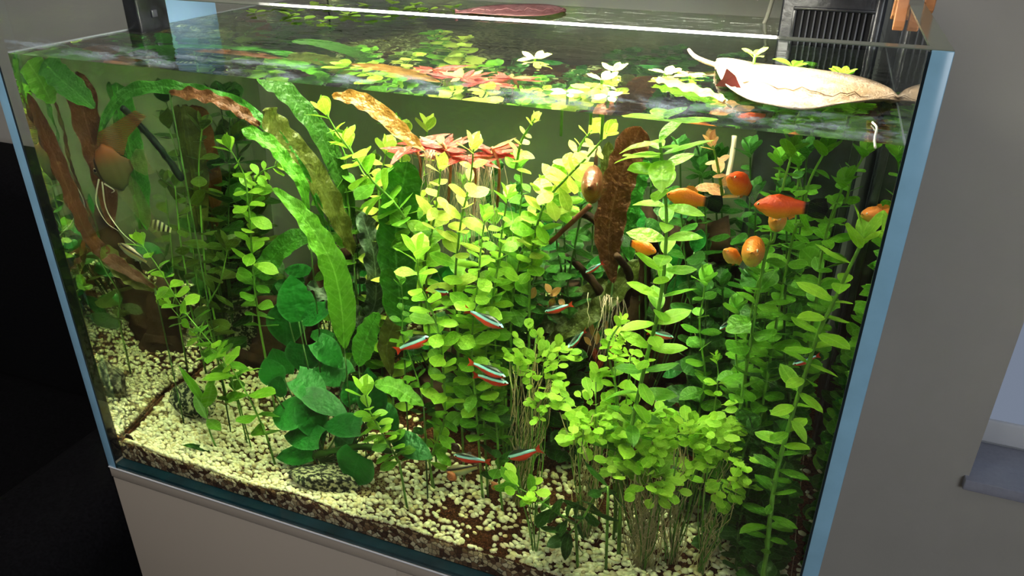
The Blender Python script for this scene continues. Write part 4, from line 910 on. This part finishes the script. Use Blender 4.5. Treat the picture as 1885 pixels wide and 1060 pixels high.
PL = [
 ('bright orange platy with black tail behind the bold tall stem', (1226, 358), (1303, 372), .085, .085, 'platy', 'fin_black', 'fin_orange', 1.0),
 ('red-orange platy with black tail, largest fish at the right', (1388, 377), (1488, 383), .055, .060, 'red_platy', 'fin_black', 'fin_black', 1.0),
 ('small red-orange platy above the largest one, turned away', (1343, 326), (1382, 352), .10, .13, 'red_platy', 'fin_clear', 'fin_clear', 1.25),
 ('orange platy nearest the right pane', (1587, 394), (1632, 399), .055, .075, 'platy2', 'fin_orange', 'fin_orange', 1.2),
 ('tiny orange platy facing out just under the largest one', (1428, 407), (1436, 402), .070, .105, 'platy2', 'fin_clear', 'fin_clear', 1.2),
 ('pale orange platy, left one of the pair below', (1333, 461), (1364, 482), .080, .098, 'platy2', 'fin_clear', 'fin_clear', 1.2),
 ('orange platy facing out, right one of the pair below', (1384, 466), (1390, 458), .060, .108, 'platy2', 'fin_clear', 'fin_clear', 1.15),
 ('orange platy left of the bold tall stem heading right', (1208, 464), (1160, 447), .075, .085, 'platy', 'fin_clear', 'fin_orange', 1.0)]
for lab, h, t_, Yh, Yt, mt, tm, dm, wd in PL:
    fish(lab, h, t_, Yh, Yt, 'platy', mt, PFn(tm, dm), gP, name='platy', eye=.040, eyex=.085, eyez=.035, wide=wd)
AF_ = [('tail_fin', 'fin_olive', [(.97, .09), (1.25, .28), (1.45, .22), (1.40, 0), (1.45, -.24), (1.2, -.25), (.97, -.09)]),
       ('dorsal_fin', 'fin_rust', [(.28, .38), (.55, .72), (.95, .80), (1.6, .95), (1.8, .80), (1.2, .52), (.9, .20)]),
       ('anal_fin', 'fin_olive', [(.30, -.35), (.60, -1.1), (.95, -1.7), (.98, -1.0), (.95, -.4), (.85, -.18), (.6, -.42)])]
ag = fish('angelfish with orange-brown back and long white feelers at left', (172, 318), (243, 303), .092, .098, 'angel', 'angel', AF_, None, name='angelfish', eye=.05, eyex=.10, eyez=.04)
for pts_ in ([(188, 335), (196, 385), (222, 425), (250, 450)], [(182, 330), (177, 372), (195, 408), (218, 425)], [(192, 338), (210, 350), (205, 355)]):
    S = spline([U(*p, .094) for p in pts_], 14); tube('feeler', S, [.0011*(1-.06*i) for i in range(14)], M['white_ray'], ag, 5)
fish('brown gourami facing out with dark dorsal fin spread, left of the brown leaf', (1084, 345), (1096, 334), .075, .125, 'platy', 'gourami_skin', [('dorsal_fin', 'fin_brown', [(.30, .17), (.42, .42), (.80, .48), (.98, .12)]), ('tail_fin', 'fin_brown', [(.96, .08), (1.2, .16), (1.2, -.16), (.96, -.08)]), ('pectoral_fin', 'fin_clear', [(.26, -.06), (.40, -.2), (.42, -.08)])], None, name='gourami', eye=.036, eyex=.13, eyez=.03, wide=.9, length=.064)
fish('small grey fish with dark back stripe beside the leaning stem tip', (217, 448), (270, 482), .060, .066, 'tetra', 'lined', [('tail_fin', 'fin_olive', TF[0][2]), TF[1], TF[2]], None, name='striped_fish', eye=.036, eyex=.085, eyez=.02)
fish('dim black and cream barred fish at the left back', (272, 408), (315, 424), .21, .22, 'platy', 'barred', [('tail_fin', 'fin_olive', [(.96, .09), (1.2, .17), (1.2, -.15), (.96, -.09)])], None, name='barred_fish', wide=.7)
fish('slender brown catfish resting on gravel under a tetra', (820, 868), (878, 860), .050, .052, 'tetra', 'lined', [('tail_fin', 'fin_olive', TF[0][2])], None, name='catfish', eye=.03, wide=1.1)
def snail(label, px, py, Y, rpx, mat):
    c = U(px, py, Y); r = rpx*mpp(px, py, Y); c.z = max(c.z, gz(c.x, c.y)+r*.7); pts_ = []; R = []
    for i in range(30):
        a = i/29*2.4*2*math.pi; q = .18+.62*i/29; pts_.append(c+Vector((math.cos(a)*r*q, (1-i/29)*-r*.5, math.sin(a)*r*q))); R.append(r*(.10+.34*i/29))
    e = empty('snail', c, label, 'snail', None); tube('shell', pts_, R, M[mat], e, 8)
    S = spline([c+Vector((r*.7, .0, -r*.1)), c+Vector((r*.2, -r*.2, -r*.75)), c+Vector((-r*1.0, -r*.1, -r*.8))], 8); tube('foot', S, [r*.25, r*.3, r*.32, r*.3, r*.26, r*.2, r*.15, r*.08], M['snail_dark'], e, 6)
snail('orange snail below the red-bellied tetras', 831, 877, .045, 9, 'snail'); snail('dark snail on gravel above the lower left tetra', 838, 824, .075, 8, 'snail_dark')
snail('reddish snail beside the low green sprig', 911, 895, .045, 8, 'snail'); snail('dark brown snail in the front left corner', 239, 809, .022, 6, 'snail_dark')
# ============================================================ ON THE WATER
def surf(px, py, dz=.0012): return A(px, py, 2, HW+dz)
def big_leaf(label, top, bot, mat, thick=.0016, seed=1, up=.010, stalk=None):
    n = 30; m_ = 10; Tp = spline([surf(*p) for p in top], n); Bp = spline([surf(*p) for p in bot], n); rr = random.Random(seed); V = []; F = []
    for i in range(n):
        for j in range(m_+1):
            q = j/m_; p = Tp[i].lerp(Bp[i], q); wv = math.sin(math.pi*q)
            p = p+Vector((0, 0, .0012+up*(abs(q-.5)*2)**2*.4*min(1, (Tp[i]-Bp[i]).length*30)+.0016*math.sin(i*1.1+j*1.7)*wv+.0012*math.sin(i*2.7-j*2.1)*wv)); V.append(p)
    for i in range(n-1):
        for j in range(m_): a = i*(m_+1)+j; F.append((a, a+1, a+m_+2, a+m_+1))
    c = sum(V, Vector())/len(V); e = empty('floating_leaf', c, label, 'leaf', None); o = mesh('blade', V, F, M[mat], e)
    md = o.modifiers.new('thickness', 'SOLIDIFY'); md.thickness = .0007
    mid = [V[i*(m_+1)+m_//2]+Vector((0, 0, .0012)) for i in range(n)]; tube('midrib', mid, [.0010*(1-i/n*.7) for i in range(n)], M[mat], e, 5)
    if stalk: S = spline([Vector(s) for s in stalk], 14); tube('stalk', S, [.0024-.00006*i for i in range(14)], M[mat], e, 7)
    return e
def M_bleach(name, c1, c2, c3, sc_):
    a = N(name); f = a.noise(a.co(), sc_, 5, .7); g = a.noise(a.co(), 32, 3, .6); c = a.ramp(g, [(.35, c1), (.62, c2)]); mp = a.n('Mapping'); mp.inputs['Rotation'].default_value = (0, 0, .5); mp.inputs['Scale'].default_value = (70, 300, 70); a.l(a.co(), mp.inputs[0])
    k = a.noise(mp.outputs[0], 1, 4, .7); c = a.mix(a.math('MULTIPLY', a.math('SUBTRACT', .44, k), 9, clamp=True), c, c3)
    sx = a.n('SeparateXYZ'); a.l(a.co(), sx.inputs[0]); tan = a.math('MULTIPLY', a.math('ADD', a.math('MULTIPLY', sx.outputs[0], 14.0), g), .75, clamp=True)
    c = a.mix(a.math('MULTIPLY', tan, .75), c, tuple(q*.62 for q in c2))
    return a.done(a.princ(c, .55, .4, normal=a.bump(f, .8, .003)))
M['bleached'] = M_bleach('bleached_leaf', (.46, .40, .35), (.40, .25, .12), (.12, .07, .06), 260)
M['pinkleaf'] = M_bleach('pink_brown_leaf', (.62, .33, .32), (.42, .16, .16), (.10, .03, .03), 300)
big_leaf('large bleached cream leaf floating by the right pane', [(1318, 118), (1345, 118), (1400, 128), (1480, 136), (1560, 148), (1610, 162), (1657, 186)],
         [(1316, 130), (1330, 162), (1370, 192), (1420, 206), (1480, 214), (1560, 201), (1655, 189)], 'bleached', stalk=[surf(1322, 122, .003), surf(1295, 112, .006), surf(1278, 103, .008), surf(1268, 92, .010)])
big_leaf('pink-brown speckled leaf floating at the far water edge', [(838, 24), (900, 14), (960, 11), (1010, 12), (1042, 20)], [(838, 25), (900, 30), (960, 33), (1010, 31), (1042, 23)], 'pinkleaf', seed=3, up=.004)
rl = empty('leaf_scrap', surf(1338, 152), 'small dark red leaf scrap standing on the bleached leaf', 'leaf')
c = surf(1335, 160, .004); V = [c+Vector((-.008, 0, 0)), c+Vector((.012, .001, 0)), c+Vector((.006, .003, .009)), c+Vector((-.001, .002, .014)), c+Vector((-.003, .001, .006))]
mesh('blade', V, [(0, 1, 2, 4), (4, 2, 3)], simple('dark_red_leaf', (.22, .03, .02), .5), rl, smooth=False)
M['pad'] = leafmat('floating_pad', (.20, .42, .04), (.38, .60, .08), trans=.3, rough=.25)
gF = 'small floating plants at the back'
fp = [(505, 14), (545, 22), (575, 12), (597, 38), (560, 36), (535, 30), (640, 30), (655, 22), (700, 33), (720, 8), (775, 22), (790, 18), (760, 12), (830, 16), (618, 14), (470, 24), (680, 12), (740, 20)]
for i, (x, y) in enumerate(sorted(fp)):
    c = surf(x, y, .0008); e = empty('floating_plant', c, ORD[i]+' from the left of the small floating pad rosettes at the back', 'floating plant', gF)
    for k in range(random.choice([3, 4, 4, 5])):
        a = random.uniform(0, 6.28); put_leaf(e, c+Vector((0, 0, .0006*k)), Vector((math.cos(a), math.sin(a), .10)), Vector((0, 0, 1)), random.uniform(.012, .022), 'round', 'pad', 'pad')
def emerg(label, px, py, L, mat, n=6, stalk=0.0, shape='obovate', op=.9, group=None):
    c = surf(px, py, .001); e = empty('emerging_tip', c, label, 'aquatic plant', group); L = L*(c-CAM).length/FPX; top = c+Vector((0, 0, stalk))
    tube('stem', [c-Vector((0, 0, .03)), c-Vector((0, 0, .01)), c, top+Vector((0, 0, .001))], .0013, M['stem'], e, 6)
    for i in range(n):
        a = i*2.4+.5; d = Vector((math.cos(a), math.sin(a), op*random.uniform(.35, 1.0))); put_leaf(e, top-Vector((0, 0, .0015*(i//2)*(stalk > 0))), d, Vector((-math.cos(a)*.3, -math.sin(a)*.3-.2, 1)), L*random.uniform(.75, 1.1), shape, mat)
    return e
emerg('pale star-shaped shoot breaking the surface left of the bleached leaf', 1130, 132, 30, 'yellow', 7)
emerg('yellow shoot tip at the surface just left of the pale star', 1108, 148, 30, 'yellow', 5)
emerg('green shoot with a tall bare tip behind the bleached leaf', 1386, 128, 26, 'lime', 5, .012)
emerg('green two-leaved shoot left of the pump reflection', 1460, 124, 34, 'mid', 4)
emerg('curled lime shoot floating behind the middle of the bleached leaf', 1552, 140, 28, 'lime', 7)
emerg('flat lime shoot along the left end of the bleached leaf', 1270, 140, 30, 'lime', 6, op=.3)
emerg('lime shoot crowding next to the bleached leaf stalk', 1225, 135, 32, 'yellow', 6, op=.3)
emerg('shoot drifting flat in front of the pale star', 1120, 178, 34, 'yellow', 5, op=.2)
emerg('green shoot lying flat above the central front waterline', 1045, 172, 34, 'lime', 5, op=.2)
emerg('pale shoot lying flat left of the central waterline shoot', 985, 108, 32, 'yellow', 6, op=.25)
fl = empty('floating_leaf', surf(1270, 165), 'flat bright green crinkled leaf tip at the surface', 'leaf')
P_ = [surf(1205, 148), surf(1245, 158), surf(1290, 172), surf(1335, 188)]; S = spline(P_, 24); V = []; F = []
for i, p in enumerate(S):
    t = i/23; ww = .0105*math.sin(math.pi*min(1, t*.9+.07))**.6; d = (S[min(i+1, 23)]-S[max(i-1, 0)]).normalized(); s_ = Vector((0, 0, 1)).cross(d)
    for j in range(5): q = (j/4-.5)*2; V.append(p+s_*q*ww+Vector((0, 0, .0012*math.sin(i*1.3+j*1.9)+.0016)))
for i in range(23):
    for j in range(4): a = i*5+j; F.append((a, a+5, a+6, a+1))
mesh('blade', V, F, M['lime'], fl)
tag(tube('air_thread', spline([surf(1606, 225), surf(1614, 235), surf(1610, 255), surf(1611, 272)], 14), .0008, M['white_ray'], None, 5), 'thin pale root thread at the front right waterline', 'root')
# ============================================================ FILTER BOX, BRACKET, CLOTHES PEG
fx0, fx1, fy0, fy1 = .682, .781, .365, .545; fz1 = HW+.052
fb = empty('filter', ((fx0+fx1)/2, .45, .15), 'black internal filter box with slotted grille in the right back corner', 'filter')
box('housing', (fx0, fy0+.004, .07), (fx1, fy1, fz1), M['black'], fb, .004, seg=3)
gx0, gx1, gz0, gz1 = fx0+.016, fx1-.012, HW-.012, HW+.033
box('grille_frame', (gx0-.004, fy0+.0005, gz1), (gx1+.004, fy0+.006, gz1+.003), M['black'], fb, .0008)
box('grille_frame', (gx0-.004, fy0+.0005, gz0-.003), (gx1+.004, fy0+.006, gz0), M['black'], fb, .0008)
box('grille_frame', (gx0-.004, fy0+.0005, gz0), (gx0, fy0+.006, gz1), M['black'], fb, .0008); box('grille_frame', (gx1, fy0+.0005, gz0), (gx1+.004, fy0+.006, gz1), M['black'], fb, .0008)
gr_ = box('grille', (gx0, fy0+.0030, gz0), (gx1, fy0+.0038, gz1), M['void'], fb)
ns = 12
for i in range(1, ns): x = gx0+(gx1-gx0)*i/ns; box('grille_bar', (x-.0008, fy0-.0002, gz0), (x+.0008, fy0+.0032, gz1), M['grille'], gr_, .0004, seg=1)
box('lid', (fx0-.003, fy0-.002, fz1), (fx1+.002, fy1, fz1+.012), M['black'], fb, .003, seg=3)
box('corner_rib', (fx1-.010, fy0-.001, .13), (fx1-.002, fy0+.006, fz1), M['black'], fb, .002)
tag(tube('air_hose', spline([A(1398, 52, 1, .50), A(1408, 40, 1, .50), A(1418, 12, 1, .50), A(1432, -40, 1, .50)], 16), .0026, simple('clear_hose', (.38, .38, .30), .15, .6), None, 8), 'thin clear hose beside the filter box', 'hose')
br = empty('bracket', (T+.006, .183, HW), 'black upright bracket standing against the left pane', 'bracket')
box('post', (T+.0006, .158, HW-.012), (T+.020, .202, H+.04), M['black'], br, .002); box('foot', (T+.0006, .152, HW-.016), (T+.024, .206, HW-.010), M['black'], br, .002); box('screw', (T+.020, .176, HW+.012), (T+.0225, .184, HW+.020), M['grille'], br, .001)
bp = box('splash_guard', (T+.0006, .2045, HW-.003), (T+.0026, .300, H+.03), M['blue'], None, .0006); tag(bp, 'light blue flat plate beside the black bracket on the left pane', 'plate')
cp = empty('clothes_peg', (W-.006, .225, H), 'orange-brown wooden clothes peg clipped on the right rim', 'clothes peg')
def leg(x0, x1, ytop, ybot, z1, z0, wid, notch=True):
    yc0, yc1 = ytop, ybot; V = []
    prof = [(yc0-wid, z1), (yc0+wid, z1), (yc1+wid*.8, z0+.004), (yc1, z0), (yc1-wid*.8, z0+.002)]
    for x in (x0, x1):
        for y, z in prof: V.append((x, y, z))
    n_ = len(prof); F = [tuple(range(n_-1, -1, -1)), tuple(range(n_, 2*n_))]+[(i, (i+1) % n_, n_+(i+1) % n_, n_+i) for i in range(n_)]
    o = mesh('jaw', V, F, M['pinwood'], cp, smooth=False); b_ = o.modifiers.new('b', 'BEVEL'); b_.width = .0006; b_.segments = 2; return o
def peg_half(x, yt, zt, yb, zb, wd, dp):
    """one tapering wooden half with a notched lower end"""
    ax = Vector((0, yb-yt, zb-zt)).normalized(); sd = Vector((0, -ax.z, ax.y)); a = Vector((0, yt, zt)); b = Vector((0, yb, zb)); L_ = (b-a).length
    prof = [(0, -wd), (0, wd), (L_*.55, wd*1.0), (L_*.80, wd*.85), (L_, wd*.62), (L_*.96, 0), (L_*.90, -wd*.55), (L_*.55, -wd)]; V = []
    for dx in (0, dp):
        for t_, w_ in prof: q = a+ax*t_+sd*w_; V.append((x+dx, q.y, q.z))
    n_ = len(prof); F = [tuple(range(n_-1, -1, -1)), tuple(range(n_, 2*n_))]+[(k, (k+1) % n_, n_+(k+1) % n_, n_+k) for k in range(n_)]
    o = mesh('jaw', V, F, M['pinwood'], cp, smooth=False); b_ = o.modifiers.new('bevel', 'BEVEL'); b_.width = .0007; b_.segments = 2
peg_half(W-T-.0095, .232, H+.040, .252, H-.018, .0050, .0085)
peg_half(W-T-.0095, .226, H+.040, .203, H-.018, .0050, .0085)
peg_half(W+.0008, .232, H+.034, .240, H-.010, .0048, .0080)
hel = [Vector((W-T/2+.004*math.cos(t_)-.002, .222+.0009*t_-.008, H+.012+.004*math.sin(t_))) for t_ in [k*.5 for k in range(40)]]
tube('spring', hel, .0007, M['steel'], cp, 6)
print('LEAVES', NLEAF[0], 'OBJECTS', len(bpy.data.objects))
